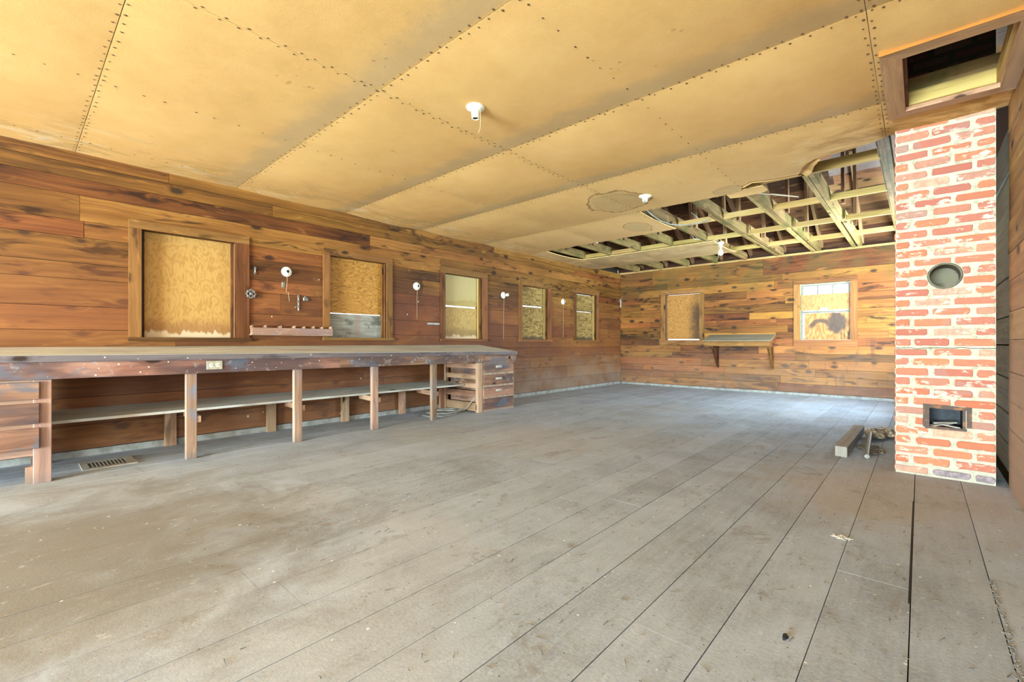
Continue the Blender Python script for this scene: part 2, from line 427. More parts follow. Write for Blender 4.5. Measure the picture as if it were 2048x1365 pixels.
def ceiling_mat():
    t = NT('tan_fibreboard', 0.85, spec=0.15)
    p = t.pos()
    x, y, z = t.sep(p)
    big = t.noise(p, 0.9, 4, 0.6)
    mot = t.noise(p, 5, 4, 0.65)
    fine = t.noise(p, 170, 2, 0.6)
    f = t.math('ADD', t.math('MULTIPLY', big, 0.5), t.math('MULTIPLY', mot, 0.3))
    f = t.math('ADD', f, t.math('MULTIPLY', fine, 0.25))
    c = t.ramp(f, [(0.30, (0.58, 0.335, 0.115)), (0.52, (0.73, 0.435, 0.155)), (0.75, (0.82, 0.525, 0.21))])
    # redder, browner sheets towards the far end
    c = t.mix(t.rng(y, 3.0, 8.0, 0, 0.55), c, (0.56, 0.375, 0.205))
    # grey shading of the sag, painted on the near side of each cross joint
    for yj in (1.62, 2.865, 4.045):
        e = t.math('SUBTRACT', yj, y)
        b1 = t.math('MULTIPLY', t.rng(e, 0.0, 0.03, 0, 1), t.rng(t.math('ADD', e, t.math('MULTIPLY', t.math('SUBTRACT', mot, 0.5), 0.3)), 0.10, 0.30, 1, 0))
        c = t.mix(t.math('MULTIPLY', b1, 0.38), c, (0.40, 0.34, 0.22))
    # fine dark specks
    c = t.mix(t.math('MULTIPLY', fleck(t, p, 75, 0.10, 0.18), 0.45), c, (0.30, 0.17, 0.06))
    # clusters of finger marks
    cl = t.rng(t.noise(p, 1.9, 1), 0.66, 0.70, 0, 1)
    mk = t.math('MULTIPLY', fleck(t, p, 28, 0.5, 0.42), cl)
    c = t.mix(t.math('MULTIPLY', mk, 0.45), c, (0.33, 0.19, 0.075))

    def stain(cx, cy, rx, ry, rot=0.0):
        dx = t.math('SUBTRACT', x, cx)
        dy = t.math('SUBTRACT', y, cy)
        dx = t.math('DIVIDE', dx, rx)
        dy = t.math('DIVIDE', dy, ry)
        dd = t.math('SQRT', t.math('ADD', t.math('MULTIPLY', dx, dx), t.math('MULTIPLY', dy, dy)))
        return t.math('ADD', dd, t.math('MULTIPLY', t.math('SUBTRACT', t.noise(p, 2.8, 3, 0.6), 0.5), 0.9))
    for cx, cy, rx, ry, k in [(-2.62, 4.72, 0.36, 0.42, 1.0), (-2.95, 5.95, 0.16, 0.30, 0.9), (-1.55, 5.2, 0.16, 0.18, 0.8)]:
        s = stain(cx, cy, rx, ry)
        c = t.mix(t.math('MULTIPLY', t.rng(s, 0.75, 1.0, 0.34, 0), k), c, (0.25, 0.21, 0.11))
        c = t.mix(t.math('MULTIPLY', t.rng(t.math('ABSOLUTE', t.math('SUBTRACT', s, 0.97)), 0.0, 0.07, 0.8, 0), k), c, (0.20, 0.115, 0.05))
    # damp, brown-stained sheets by the torn edge and around the hatch
    dmp = t.math('MULTIPLY', t.rng(x, -1.25, -0.25, 0, 1), t.rng(y, 4.0, 4.5, 0, 1))
    w = t.noise(t.xyz(t.math('MULTIPLY', x, 2.2), t.math('MULTIPLY', y, 5), 0), 1.0, 4, 0.65, 0.8)
    c = t.mix(t.math('MULTIPLY', dmp, t.rng(w, 0.46, 0.62, 0, 0.75)), c, (0.36, 0.185, 0.045))
    c = t.mix(t.math('MULTIPLY', dmp, t.rng(w, 0.42, 0.34, 0, 0.6)), c, (0.80, 0.66, 0.36))
    # efflorescence near the bench wall
    ew = t.math('MULTIPLY', t.rng(x, -4.5, -5.3, 0, 1), t.rng(t.noise(t.xyz(t.math('MULTIPLY', x, 7), t.math('MULTIPLY', y, 2.2), 0), 1.0, 4, 0.7, 0.6), 0.54, 0.64))
    c = t.mix(t.math('MULTIPLY', ew, 0.45), c, (0.74, 0.66, 0.46))
    eb = t.math('MULTIPLY', t.rng(x, -4.3, -5.3, 0, 1), t.rng(t.noise(t.xyz(t.math('MULTIPLY', x, 5), t.math('MULTIPLY', y, 2.0), 5), 1.0, 4, 0.7, 0.6), 0.5, 0.62))
    c = t.mix(t.math('MULTIPLY', eb, 0.35), c, (0.34, 0.23, 0.09))
    # the last far sheets are grey and mould-stained
    gm = t.math('MULTIPLY', t.rng(y, 6.8, 7.9, 0, 1), t.rng(t.noise(p, 1.7, 4, 0.7), 0.36, 0.6))
    c = t.mix(t.math('MULTIPLY', gm, 0.55), c, (0.27, 0.215, 0.11))
    t.bump(t.math('ADD', t.math('MULTIPLY', mot, 1.0), t.math('MULTIPLY', fine, 0.4)), 0.25, 0.004)
    return t.out(c)


M['ceiling'] = ceiling_mat()


def simple(name, col, rough=0.6, metallic=0.0, nscale=30, amt=0.25, col2=None, spec=0.3, thr=(0.4, 0.65)):
    t = NT(name, rough, metallic, spec)
    n = t.noise(t.pos(), nscale, 3, 0.6)
    c2 = col2 or tuple(x * (1 - amt) for x in col)
    return t.out(t.mix(t.rng(n, thr[0], thr[1]), col, c2))


M['torn'] = simple('broken_fibre_edge', (0.85, 0.60, 0.22), 0.9, nscale=60, amt=0.35)
M['nail'] = simple('rusty_nail', (0.14, 0.075, 0.03), 0.8)
M['porcelain'] = simple('cream_porcelain', (0.86, 0.84, 0.70), 0.25, spec=0.5, amt=0.08)
M['dark'] = simple('dark_socket_interior', (0.03, 0.026, 0.02), 0.8)
M['string'] = simple('pull_string', (0.62, 0.50, 0.30), 0.9)
M['glassbulb'] = simple('frosted_bulb', (0.80, 0.78, 0.58), 0.3, spec=0.5, amt=0.1)
M['metal'] = simple('old_grey_metal', (0.30, 0.28, 0.24), 0.5, 0.6, 40, 0.4)
M['rust'] = simple('rusty_iron', (0.105, 0.072, 0.058), 0.8, 0.2, 22, 0.4, (0.30, 0.13, 0.055), thr=(0.5, 0.66))
M['soot'] = simple('sooty_metal', (0.030, 0.033, 0.037), 0.6, 0.2, 12, 0.5)
M['clay'] = simple('clay_flue', (0.19, 0.16, 0.10), 0.8, 0, 9, 0.4)
M['handle'] = simple('painted_pull', (0.52, 0.49, 0.42), 0.5, 0.2, 60, 0.4)
M['cable'] = simple('grey_cable', (0.38, 0.37, 0.32), 0.6)
M['outlet'] = simple('ivory_outlet_plate', (0.42, 0.39, 0.28), 0.5, amt=0.2)
M['ivory'] = simple('ivory_socket', (0.74, 0.70, 0.56), 0.45, amt=0.1)
M['vent'] = simple('tan_floor_register', (0.42, 0.38, 0.32), 0.6, 0.1, 25, 0.3)
M['ventdark'] = simple('dusty_duct', (0.10, 0.09, 0.08), 0.9, 0, 60, 0.4, (0.2, .18, .16))
M['base'] = simple('grey_painted_sill', (0.36, 0.36, 0.33), 0.8, 0, 9, 0.35, (0.24, 0.235, 0.20))
M['bark'] = simple('rotten_bark', (0.16, 0.11, 0.07), 0.95, 0, 40, 0.5, (0.45, 0.34, 0.22))
M['litter'] = simple('floor_litter', (0.10, 0.075, 0.055), 0.95, 0, 60, 0.4, (0.22, 0.17, 0.12))
M['grit'] = simple('grey_seam_grit', (0.26, 0.24, 0.21), 0.95, 0, 200, 0.5)
M['rag'] = simple('pale_cobweb_rag', (0.66, 0.64, 0.52), 0.9)
M['frame'] = simple('aluminium_frame', (0.20, 0.19, 0.15), 0.5, 0.3)
M['framey'] = simple('bright_yellowed_jamb', (0.72, 0.66, 0.36), 0.6, amt=0.15)
M['ground'] = simple('dry_grass_ground', (0.35, 0.33, 0.16), 0.95, 0, 2.0, 0.3)
M['outer'] = simple('outer_sheathing', (0.05, 0.035, 0.022), 0.9)
M['rosin'] = simple('pale_roof_paper', (0.24, 0.185, 0.17), 0.9, 0, 3, 0.3)


def glass_mat():
    m = bpy.data.materials.new('window_glass')
    m.use_nodes = True
    b = m.node_tree.nodes['Principled BSDF']
    b.inputs['Base Color'].default_value = (0.95, 0.98, 0.97, 1)
    b.inputs['Roughness'].default_value = 0.02
    b.inputs['Transmission Weight'].default_value = 1
    b.inputs['IOR'].default_value = 1.45
    return m


M['glass'] = glass_mat()


def floor_mat():
    t = NT('dusty_floor_planks', 0.72, spec=0.22)
    p = t.pos()
    x, y, z = t.sep(p)
    r = t.rand()
    big = t.noise(p, 0.55, 4, 0.6)
    mid = t.noise(p, 2.3, 5, 0.65, 0.5)
    st = t.noise(t.xyz(t.math('MULTIPLY', x, 30), t.math('MULTIPLY', y, 2.0), r), 1.0, 4, 0.7)
    fine = t.noise(p, 70, 3, 0.7)
    f = t.math('ADD', t.math('MULTIPLY', mid, 0.42), t.math('MULTIPLY', st, 0.20))
    f = t.math('ADD', f, t.math('MULTIPLY', fine, 0.28))
    f = t.math('ADD', f, t.math('MULTIPLY', t.math('SUBTRACT', r, 0.5), 0.09))
    c = t.ramp(f, [(0.30, (0.25, 0.265, 0.28)), (0.45, (0.365, 0.405, 0.455)), (0.62, (0.47, 0.52, 0.585))])
    # brown worn patches, more of them by the chimney
    bm = t.rng(big, 0.50, 0.64, 0, 0.55)
    c = t.mix(t.math('MULTIPLY', bm, 0.6), c, (0.38, 0.345, 0.29))

    def patch(cx, cy, rad, k, colr):
        dx = t.math('SUBTRACT', x, cx)
        dy = t.math('SUBTRACT', y, cy)
        dd = t.math('SQRT', t.math('ADD', t.math('MULTIPLY', dx, dx), t.math('MULTIPLY', dy, dy)))
        dd = t.math('ADD', dd, t.math('MULTIPLY', t.math('SUBTRACT', mid, 0.5), rad * 1.2))
        return t.mix(t.rng(dd, rad, rad * 0.25, 0, k), c, colr)
    c = patch(-0.1, 3.9, 1.1, 0.45, (0.47, 0.38, 0.27))
    c = patch(-2.9, 3.7, 1.1, 0.35, (0.50, 0.44, 0.37))
    c = patch(-2.9, 0.0, 1.7, 0.85, (0.20, 0.18, 0.145))  # near-left dirt, laid darker to put shade into the over-lit floor
    # dark scuffs
    sc = t.noise(t.xyz(t.math('MULTIPLY', x, 5), t.math('MULTIPLY', y, 3.2), 2), 1.0, 5, 0.75, 0.8)
    c = t.mix(t.rng(sc, 0.57, 0.70, 0, 0.55), c, (0.21, 0.18, 0.135))
    hz = t.noise(t.xyz(t.math('MULTIPLY', x, 22), t.math('MULTIPLY', y, 9), 8), 1.0, 5, 0.8, 0.4)
    c = t.mix(t.rng(hz, 0.56, 0.72, 0, 0.35), c, (0.17, 0.15, 0.125))
    c = t.mix(t.rng(hz, 0.42, 0.30, 0, 0.35), c, (0.62, 0.64, 0.66))
    # scratches
    wv = t.noise(t.xyz(t.math('MULTIPLY', x, 9), t.math('MULTIPLY', y, 120), 5), 1.0, 2, 0.5, 0.6)
    c = t.mix(t.math('MULTIPLY', t.rng(wv, 0.66, 0.74, 0, 0.35), t.rng(mid, 0.45, 0.6)), c, (0.20, 0.17, 0.14))
    # paint drops and grit
    w = t.math('MAXIMUM', fleck(t, p, 30, 0.10, 0.20), fleck(t, p, 13, 0.10, 0.12))
    c = t.mix(t.math('MULTIPLY', w, 0.8), c, (0.74, 0.72, 0.68))
    c = t.mix(t.math('MULTIPLY', t.math('MAXIMUM', fleck(t, p, 47, 0.10, 0.18), fleck(t, p, 90, 0.10, 0.2)), 0.75), c, (0.10, 0.08, 0.06))
    t.bump(t.math('ADD', st, fine), 0.25, 0.003)
    return t.out(c)


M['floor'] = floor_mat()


def brick_mat(name, attic=False):
    t = NT(name, 0.85, spec=0.15)
    p = t.pos()
    x, y, z = t.sep(p)
    r = t.rand()
    base = t.ramp(r, [(0.0, (0.42, 0.115, 0.055)), (0.2, (0.52, 0.175, 0.075)), (0.45, (0.44, 0.145, 0.09)), (0.62, (0.38, 0.105, 0.07)),
                      (0.78, (0.54, 0.235, 0.13)), (0.9, (0.33, 0.17, 0.13)), (0.97, (0.55, 0.33, 0.21))])
    n = t.noise(p, 26, 4, 0.7)
    c = t.mix(t.rng(n, 0.4, 0.65, 0, 0.45), base, (0.34, 0.12, 0.08))
    sm = t.noise(t.xyz(t.math('ADD', x, t.math('MULTIPLY', r, 9)), y, t.math('MULTIPLY', z, 2.0)), 13, 4, 0.65)
    k = t.math('FRACT', t.math('MULTIPLY', r, 37.7))
    smear = t.rng(t.math('MULTIPLY_ADD', k, 0.12, sm), 0.63, 0.74, 0, 0.8)
    c = t.mix(smear, c, (0.74, 0.60, 0.45))
    c = t.mix(t.math('MULTIPLY', t.math('GREATER_THAN', t.noise(p, 5, 2), 0.62), 0.35), c, (0.30, 0.20, 0.17))
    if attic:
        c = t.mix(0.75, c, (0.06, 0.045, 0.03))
    else:
        c = t.mix(0.03, c, (0.8, 0.62, 0.45))
    t.bump(t.math('ADD', n, sm), 0.5, 0.006)
    return t.out(c)


M['brick'] = brick_mat('red_clay_brick')
M['attic_brick'] = brick_mat('sooty_attic_brick', True)
M['brick_dark'] = simple('dark_burnt_brick', (0.19, 0.15, 0.155), 0.85, 0, 26, 0.5, (0.33, 0.25, 0.25))


def mortar():
    t = NT('lime_mortar', 0.95, spec=0.1)
    p = t.pos()
    x, y, z = t.sep(p)
    n = t.noise(p, 22, 4, 0.7)
    c = t.ramp(n, [(0.3, (0.33, 0.285, 0.19)), (0.5, (0.48, 0.425, 0.30)), (0.7, (0.58, 0.53, 0.39))])
    c = t.mix(t.rng(z, 0.6, 0.1, 0, 0.5), c, (0.36, 0.34, 0.28))
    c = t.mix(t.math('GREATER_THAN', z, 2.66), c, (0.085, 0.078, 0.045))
    t.bump(n, 0.6, 0.006)
    return t.out(c)


M['mortar'] = mortar()


# ------------------------------------------------------------------ object helpers
def link(name, me, parent=None, mat=None):
    o = bpy.data.objects.new(name, me)
    COL.objects.link(o)
    if parent:
        o.parent = parent
        o.matrix_parent_inverse = Matrix.Translation(-parent.location) if parent.location.length else Matrix()
    if mat is not None and me is not None and not me.materials:
        me.materials.append(mat)
    return o


def tag(o, label, cat, group=None, kind=None):
    o['label'] = label
    o['category'] = cat
    if group:
        o['group'] = group
    if kind:
        o['kind'] = kind
    return o


def empty(name, loc, label, cat, group=None, kind=None):
    o = bpy.data.objects.new(name, None)
    o.location = loc
    o.empty_display_size = 0.1
    COL.objects.link(o)
    return tag(o, label, cat, group, kind)


def mesh_from(verts, faces, uvs=None, smooth=False, name='mesh'):
    me = bpy.data.meshes.new(name)
    me.from_pydata([tuple(v) for v in verts], [], faces)
    if uvs:
        l = me.uv_layers.new(name='UVMap')
        for i, uv in enumerate(uvs):
            l.data[i].uv = uv
    if smooth:
        for p in me.polygons:
            p.use_smooth = True
    me.update()
    return me


def centred(me):
    """shift a mesh so its origin sits at its middle; returns that middle"""
    vs = [v.co for v in me.vertices]
    lo = Vector((min(v[i] for v in vs) for i in range(3)))
    hi = Vector((max(v[i] for v in vs) for i in range(3)))
    c = (lo + hi) / 2
    me.transform(Matrix.Translation(-c))
    return c


HF = [(0, 3, 2, 1), (4, 5, 6, 7), (0, 1, 5, 4), (1, 2, 6, 5), (2, 3, 7, 6), (3, 0, 4, 7)]


class MB:
    """collects hexahedra (boxes, slanted bars), tubes and lathes into one mesh with UVs in metres"""

    def __init__(s):
        s.v, s.f, s.uv = [], [], []

    def hexa(s, c, axis=None):
        """c: 8 corners, bottom ring 0-3, top ring 4-7; axis: the grain's axis (0,1,2) or a Vector"""
        b = len(s.v)
        c = [Vector(p) for p in c]
        s.v += c
        ext = [max(p[i] for p in c) - min(p[i] for p in c) for i in range(3)]
        if axis is None:
            axis = ext.index(max(ext))
        g = axis if isinstance(axis, Vector) else Vector([1.0 if i == axis else 0.0 for i in range(3)])
        for f in HF:
            s.f.append(tuple(b + i for i in f))
            p = [c[i] for i in f]
            n = (p[1] - p[0]).cross(p[3] - p[0])
            if n.length == 0:
                n = Vector((0, 0, 1))
            n.normalize()
            w = n.cross(g)
            if w.length < 0.2:
                gg = Vector((0, 0, 1)) if abs(n.z) < 0.9 else Vector((1, 0, 0))
                w = n.cross(gg)
                w.normalize()
                s.uv += [(q.dot(gg) * 0.3, q.dot(w)) for q in p]
            else:
                w.normalize()
                s.uv += [(q.dot(g), q.dot(w) + n.dot(Vector((0.31, 0.17, 0.53)))) for q in p]
        return s

    def box(s, x0, x1, y0, y1, z0, z1, axis=None):
        return s.hexa([(x0, y0, z0), (x1, y0, z0), (x1, y1, z0), (x0, y1, z0), (x0, y0, z1), (x1, y0, z1), (x1, y1, z1), (x0, y1, z1)], axis)

    def bar(s, a, b, w, h, up=(0, 0, 1), w2=None, h2=None):
        a, b = Vector(a), Vector(b)
        d = (b - a).normalized()
        up = Vector(up)
        if abs(d.dot(up)) > 0.98:
            up = Vector((1, 0, 0))
        r = d.cross(up).normalized()
        u = r.cross(d).normalized()
        w2 = w if w2 is None else w2
        h2 = h if h2 is None else h2
        c = []
        for q, ww, hh in ((a, w, h), (b, w2, h2)):
            c.append([q - r * ww / 2 - u * hh / 2, q + r * ww / 2 - u * hh / 2, q + r * ww / 2 + u * hh / 2, q - r * ww / 2 + u * hh / 2])
        p, q = c
        return s.hexa([p[0], p[1], q[1], q[0], p[3], p[2], q[2], q[3]], d)

    def tube(s, pts, r, n=8, closed=False, caps=True):
        pts = [Vector(p) for p in pts]
        m = len(pts)
        rr = r if isinstance(r, (list, tuple)) else [r] * m
        b = len(s.v)
        prev = None
        for i, p in enumerate(pts):
            if closed:
                d = pts[(i + 1) % m] - pts[i - 1]
            else:
                d = pts[min(i + 1, m - 1)] - pts[max(i - 1, 0)]
            d.normalize()
            if prev is None:
                u = d.cross(Vector((0, 0, 1)))
                if u.length < 0.1:
                    u = d.cross(Vector((1, 0, 0)))
            else:
                u = prev - d * prev.dot(d)
            u.normalize()
            prev = u
            w = d.cross(u)
            for k in range(n):
                a = 2 * PI * k / n
                s.v.append(p + (u * math.cos(a) + w * math.sin(a)) * rr[i])
        seg = m if closed else m - 1
        for i in range(seg):
            for k in range(n):
                i2 = (i + 1) % m
                s.f.append((b + i * n + k, b + i * n + (k + 1) % n, b + i2 * n + (k + 1) % n, b + i2 * n + k))
                s.uv += [(i * .02, k * .01), (i * .02, k * .01 + .01), (i * .02 + .02, k * .01 + .01), (i * .02 + .02, k * .01)]
        if caps and not closed:
            s.f.append(tuple(b + k for k in reversed(range(n))))
            s.uv += [(0, 0)] * n
            s.f.append(tuple(b + (m - 1) * n + k for k in range(n)))
            s.uv += [(0, 0)] * n
        return s

    def lathe(s, o, axis, prof, n=20):
        """prof: [(distance along axis, radius)]"""
        o, axis = Vector(o), Vector(axis).normalized()
        u = axis.cross(Vector((0, 0, 1)))
        if u.length < 0.1:
            u = axis.cross(Vector((1, 0, 0)))
        u.normalize()
        w = axis.cross(u)
        b = len(s.v)
        for h, r in prof:
            for k in range(n):
                a = 2 * PI * k / n
                s.v.append(o + axis * h + (u * math.cos(a) + w * math.sin(a)) * max(r, 1e-4))
        for i in range(len(prof) - 1):
            for k in range(n):
                s.f.append((b + i * n + k, b + i * n + (k + 1) % n, b + (i + 1) * n + (k + 1) % n, b + (i + 1) * n + k))
                s.uv += [(0, 0), (.01, 0), (.01, .01), (0, .01)]
        return s

    def build(s, name, mat, parent=None, smooth=False, bevel=0.0):
        me = mesh_from(s.v, s.f, s.uv, smooth, name)
        me.materials.append(mat)
        c = centred(me)
        o = bpy.data.objects.new(name, me)
        COL.objects.link(o)
        o.location = c
        if parent:
            o.parent = parent
            pw = Vector((0, 0, 0))
            q = parent
            while q:
                pw += q.location
                q = q.parent
            o.location = c - pw
        if bevel:
            md = o.modifiers.new('bevel', 'BEVEL')
            md.width = bevel
            md.segments = 1
        if smooth:
            o.modifiers.new('edges', 'EDGE_SPLIT').split_angle = math.radians(40)
        return o


def copy_tree(o, parent=None):
    c = o.copy()
    COL.objects.link(c)
    c.parent = parent
    for ch in list(o.children):
        copy_tree(ch, c)
    return c


# ------------------------------------------------------------------ clad walls (boards cut round the openings)
def clad(parent, name, mat, place, lo, hi, courses, openings, joints, rnd, gap=0.0035, jit=0.002):
    """place(a, b, z0, z1, mb, off) adds the box for the run a..b; courses: rising list of z"""
    for ci in range(len(courses) - 1):
        z0, z1 = courses[ci] + gap / 2, courses[ci + 1] - gap / 2
        cuts = [lo] + sorted(joints(ci)) + [hi]
        for a, b in zip(cuts[:-1], cuts[1:]):
            a += 0.0012
            b -= 0.0012
            runs = [(a, b)]
            part = []
            for (oa, ob, oz0, oz1) in openings:
                if oz0 <= z0 + 0.012 and oz1 >= z1 - 0.012:
                    nr = []
                    for (p, q) in runs:
                        if ob <= p or oa >= q:
                            nr.append((p, q))
                        else:
                            if oa - p > 0.01:
                                nr.append((p, oa))
                            if q - ob > 0.01:
                                nr.append((ob, q))
                    runs = nr
                elif oz0 < z1 and oz1 > z0:
                    part.append((oa, ob, oz0, oz1))
            for (p, q) in runs:
                mb = MB()
                off = rnd.uniform(-jit, jit)
                segs = [(p, q, z0, z1)]
                for (oa, ob, oz0, oz1) in part:
                    ns = []
                    for (s0, s1, t0, t1) in segs:
                        if ob <= s0 or oa >= s1:
                            ns.append((s0, s1, t0, t1))
                            continue
                        if oa > s0:
                            ns.append((s0, oa, t0, t1))
                        if ob < s1:
                            ns.append((ob, s1, t0, t1))
                        m0, m1 = max(s0, oa), min(s1, ob)
                        if oz0 - t0 > 0.012:
                            ns.append((m0, m1, t0, oz0))
                        if t1 - oz1 > 0.012:
                            ns.append((m0, m1, oz1, t1))
                    segs = ns
                for sg in segs:
                    place(sg[0], sg[1], sg[2], sg[3], mb, off)
                mb.build(name, mat, parent)


def rects_minus(lo, hi, z0, z1, ops):
    """the rectangle lo..hi x z0..z1 minus the openings (which do not overlap in their first axis)"""
    out = []
    p = lo
    for (a, b, c, d) in sorted(ops):
        out.append((p, a, z0, z1))
        if c > z0:
            out.append((a, b, z0, c))
        if d < z1:
            out.append((a, b, d, z1))
        p = b
    out.append((p, hi, z0, z1))
    return out


XL, XR, YB, YF, ZC = -5.45, 0.455, 10.0, -8.0, 2.66
WL = [(0.815, 1.605, 1.05, 2.068), (2.645, 3.445, 1.062, 2.085), (4.48, 5.27, 1.062, 2.075), (6.30, 7.07, 1.058, 2.06), (8.065, 8.875, 1.055, 2.065)]
WB = [(-4.31, -3.555, 1.055, 2.085), (-1.685, -0.92, 1.05, 2.10)]

# left wall ---------------------------------------------------------------
wl = MB()
for a, b, c, d in rects_minus(YF - 0.1, YB + 0.1, -0.3, 2.9, WL):
    wl.box(-5.60, -5.575, a, b, c, d)
wall_left = wl.build('wall_left', M['outer'])
tag(wall_left, 'long left wall clad in dark-stained horizontal pine boards', 'wall', kind='structure')
cl = [0.062, 0.278, 0.518, 0.72, 0.90, 1.11, 1.317, 1.553, 1.695, 1.92, 2.064, 2.288, 2.43, 2.555, 2.68]
rl = random.Random(11)


def jl(ci):
    out, y = [], YF + rl.uniform(0.6, 2.6)
    while y < YB - 0.5:
        out.append(y)
        y += rl.uniform(3.4, 6.5)
    if ci == 9:
        out = [0.42, 3.1, 6.6]
    return [j for j in out]


clad(wall_left, 'board', M['left'], lambda a, b, c, d, mb, o: mb.box(XL - 0.02, XL + o, a, b, c, d, 1), YF, YB, cl, WL, jl, rl)
b = MB()
b.box(XL - 0.03, XL + 0.012, YF, YB - 0.02, 0, 0.058, 1)
tag(b.build('baseboard_left', M['base']), 'thin grey painted sill strip at the foot of the long left wall', 'baseboard', kind='structure')

# back wall ---------------------------------------------------------------
wb = MB()
for a, b_, c, d in rects_minus(-5.60, 0.70, -0.3, 2.66, WB):
    wb.box(a, b_, 10.125, 10.15, c, d)
wall_back = wb.build('wall_back', M['outer'])
tag(wall_back, 'far end wall clad in knotty amber pine boards with two windows', 'wall', kind='structure')
rb = random.Random(5)
cb = [0.05]
while cb[-1] < 2.5:
    cb.append(cb[-1] + rb.choice([0.125, 0.14, 0.14, 0.15, 0.165]))
cb[-1] = 2.66


def jb(ci):
    out, x = [], XL + rb.uniform(0.3, 2.0)
    while x < XR:
        out.append(x)
        x += rb.uniform(1.2, 3.2)
    return out


clad(wall_back, 'board', M['back'], lambda a, b, c, d, mb, o: mb.box(a, b, YB + o, YB + 0.02, c, d, 0), XL + 0.002, XR, cb, WB, jb, rb)
b = MB()
b.box(XL + 0.02, XR, YB - 0.012, YB + 0.02, 0, 0.046, 0)
tag(b.build('baseboard_back', M['base']), 'thin grey strip at the foot of the far end wall', 'baseboard', kind='structure')

# right wall ---------------------------------------------------------------
WR = [(-3.0, -1.6, 0.0, 2.1), (7.4, 9.2, 0.95, 2.05)]
wr = MB()
for a, b_, c, d in rects_minus(YF - 0.1, YB + 0.1, -0.3, 2.9, WR):
    wr.box(0.585, 0.61, a, b_, c, d)
wall_right = wr.build('wall_right', M['outer'])
tag(wall_right, 'right-hand wall of brown boards running up to the brick chimney', 'wall', kind='structure')
rr = random.Random(8)
cr = [0.0, 0.2, 0.41, 0.60, 0.80, 1.02, 1.21, 1.42, 1.61, 1.83, 2.03, 2.24, 2.45, 2.68]
clad(wall_right, 'board', M['right'], lambda a, b, c, d, mb, o: mb.box(XR + o, XR + 0.02, a, b, c, d, 1), YF, 4.62, cr, WR[:1], lambda ci: [rr.uniform(0.5, 3.9)], rr)
clad(wall_right, 'board', M['right'], lambda a, b, c, d, mb, o: mb.box(XR + o, XR + 0.02, a, b, c, d, 1), 6.6, YB, cr, WR, lambda ci: [], rr)
# old grey siding seen in the slot between the chimney and the wall
clad(wall_right, 'siding_board', M['siding'], lambda a, b, c, d, mb, o: mb.box(0.505 + o + (d - c) * 0.0, 0.53, a, b, c, d, 1), 4.56, 6.6,
     [0.0, 0.22, 0.45, 0.72, 0.98, 1.2, 1.5, 1.78, 2.05, 2.3, 2.64], [], lambda ci: [], rr, gap=0.012, jit=0.008)
b = MB()
b.box(XR + 0.02, 0.50, 4.56, 4.62, 0, 2.64, 2)
b.build('stud', M['outer'], wall_right)

# rear wall, behind the camera --------------------------------------------
WF = [(-3.75, 0.35, 0.0, 2.3)]
wf = MB()
for a, b_, c, d in rects_minus(-5.60, 0.70, -0.3, 2.9, WF):
    wf.box(a, b_, YF - 0.12, YF - 0.10, c, d)
wall_rear = wf.build('wall_rear', M['outer'])
tag(wall_rear, 'rear wall behind the camera with the wide open doorway', 'wall', kind='structure')
clad(wall_rear, 'board', M['right'], lambda a, b, c, d, mb, o: mb.box(a, b, YF - 0.02, YF + o, c, d, 0), XL, XR, cr, WF, lambda ci: [], rr)

# floor ---------------------------------------------------------------------
b = MB()
b.box(-5.6, 0.7, YF - 0.1, 10.2, -0.12, -0.045)
floor = b.build('floor', M['dark'])
tag(floor, 'wide grey dusty plank floor', 'floor', kind='structure')
rf = random.Random(21)
SEAM = 0.217
edges = [SEAM - 0.2445 * k for k in range(-1, 25)]
edges[0] = 0.462
gaps = {0: 0.010, 1: 0.006, 2: 0.004}
known = {2: [3.05], 3: [1.15, 6.96], 4: [2.4], 9: [1.95], 12: [0.98, 3.6], 15: [0.9, 4.2], 17: [1.6]}
known = {}
for k in range(len(edges) - 1):
    x1, x0 = edges[k], edges[k + 1]
    if k == len(edges) - 2:
        x0 = -5.47
    x0 = max(x0, -5.47)
    cuts = [YF]
    y = YF + rf.uniform(1.0, 3.6)
    while y < YB - 0.8:
        cuts.append(y)
        y += rf.uniform(2.4, 4.6)
    cuts.append(YB)
    if k == 2:
        cuts = [YF, 2.43, 6.6, YB]
    for a, c in zip(cuts[:-1], cuts[1:]):
        ga = rf.choice([0.0010, 0.0015, 0.002, 0.003])
        gb = rf.choice([0.0010, 0.0015, 0.002, 0.003])
        ga2, gb2 = rf.choice([0.0015, 0.002, 0.003]), rf.choice([0.0015, 0.002])
        if k == 0 and a < 2:
            ga, ga2 = 0.001, 0.001
        if k == 1:
            gb, gb2 = 0.0035, 0.0015
        dz = rf.uniform(-0.0005, 0.0)
        p = MB()
        p.hexa([(x0 + ga, a + .0008, -0.04), (x1 - gb, a + .0008, -0.04), (x1 - gb2, c - .0008, -0.04), (x0 + ga2, c - .0008, -0.04),
                (x0 + ga, a + .0008, dz), (x1 - gb, a + .0008, dz), (x1 - gb2, c - .0008, dz), (x0 + ga2, c - .0008, dz)], 1)
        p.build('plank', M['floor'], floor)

# ------------------------------------------------------------------ ceiling
ROWS = [-4.55, -3.3, -2.08, -0.86, 0.367, 1.62, 2.865, 4.045, 5.34, 6.50, 7.68, 8.88]
XN = [-5.46, -5.08, -3.86, -2.64, -1.42, -0.20, 0.47]


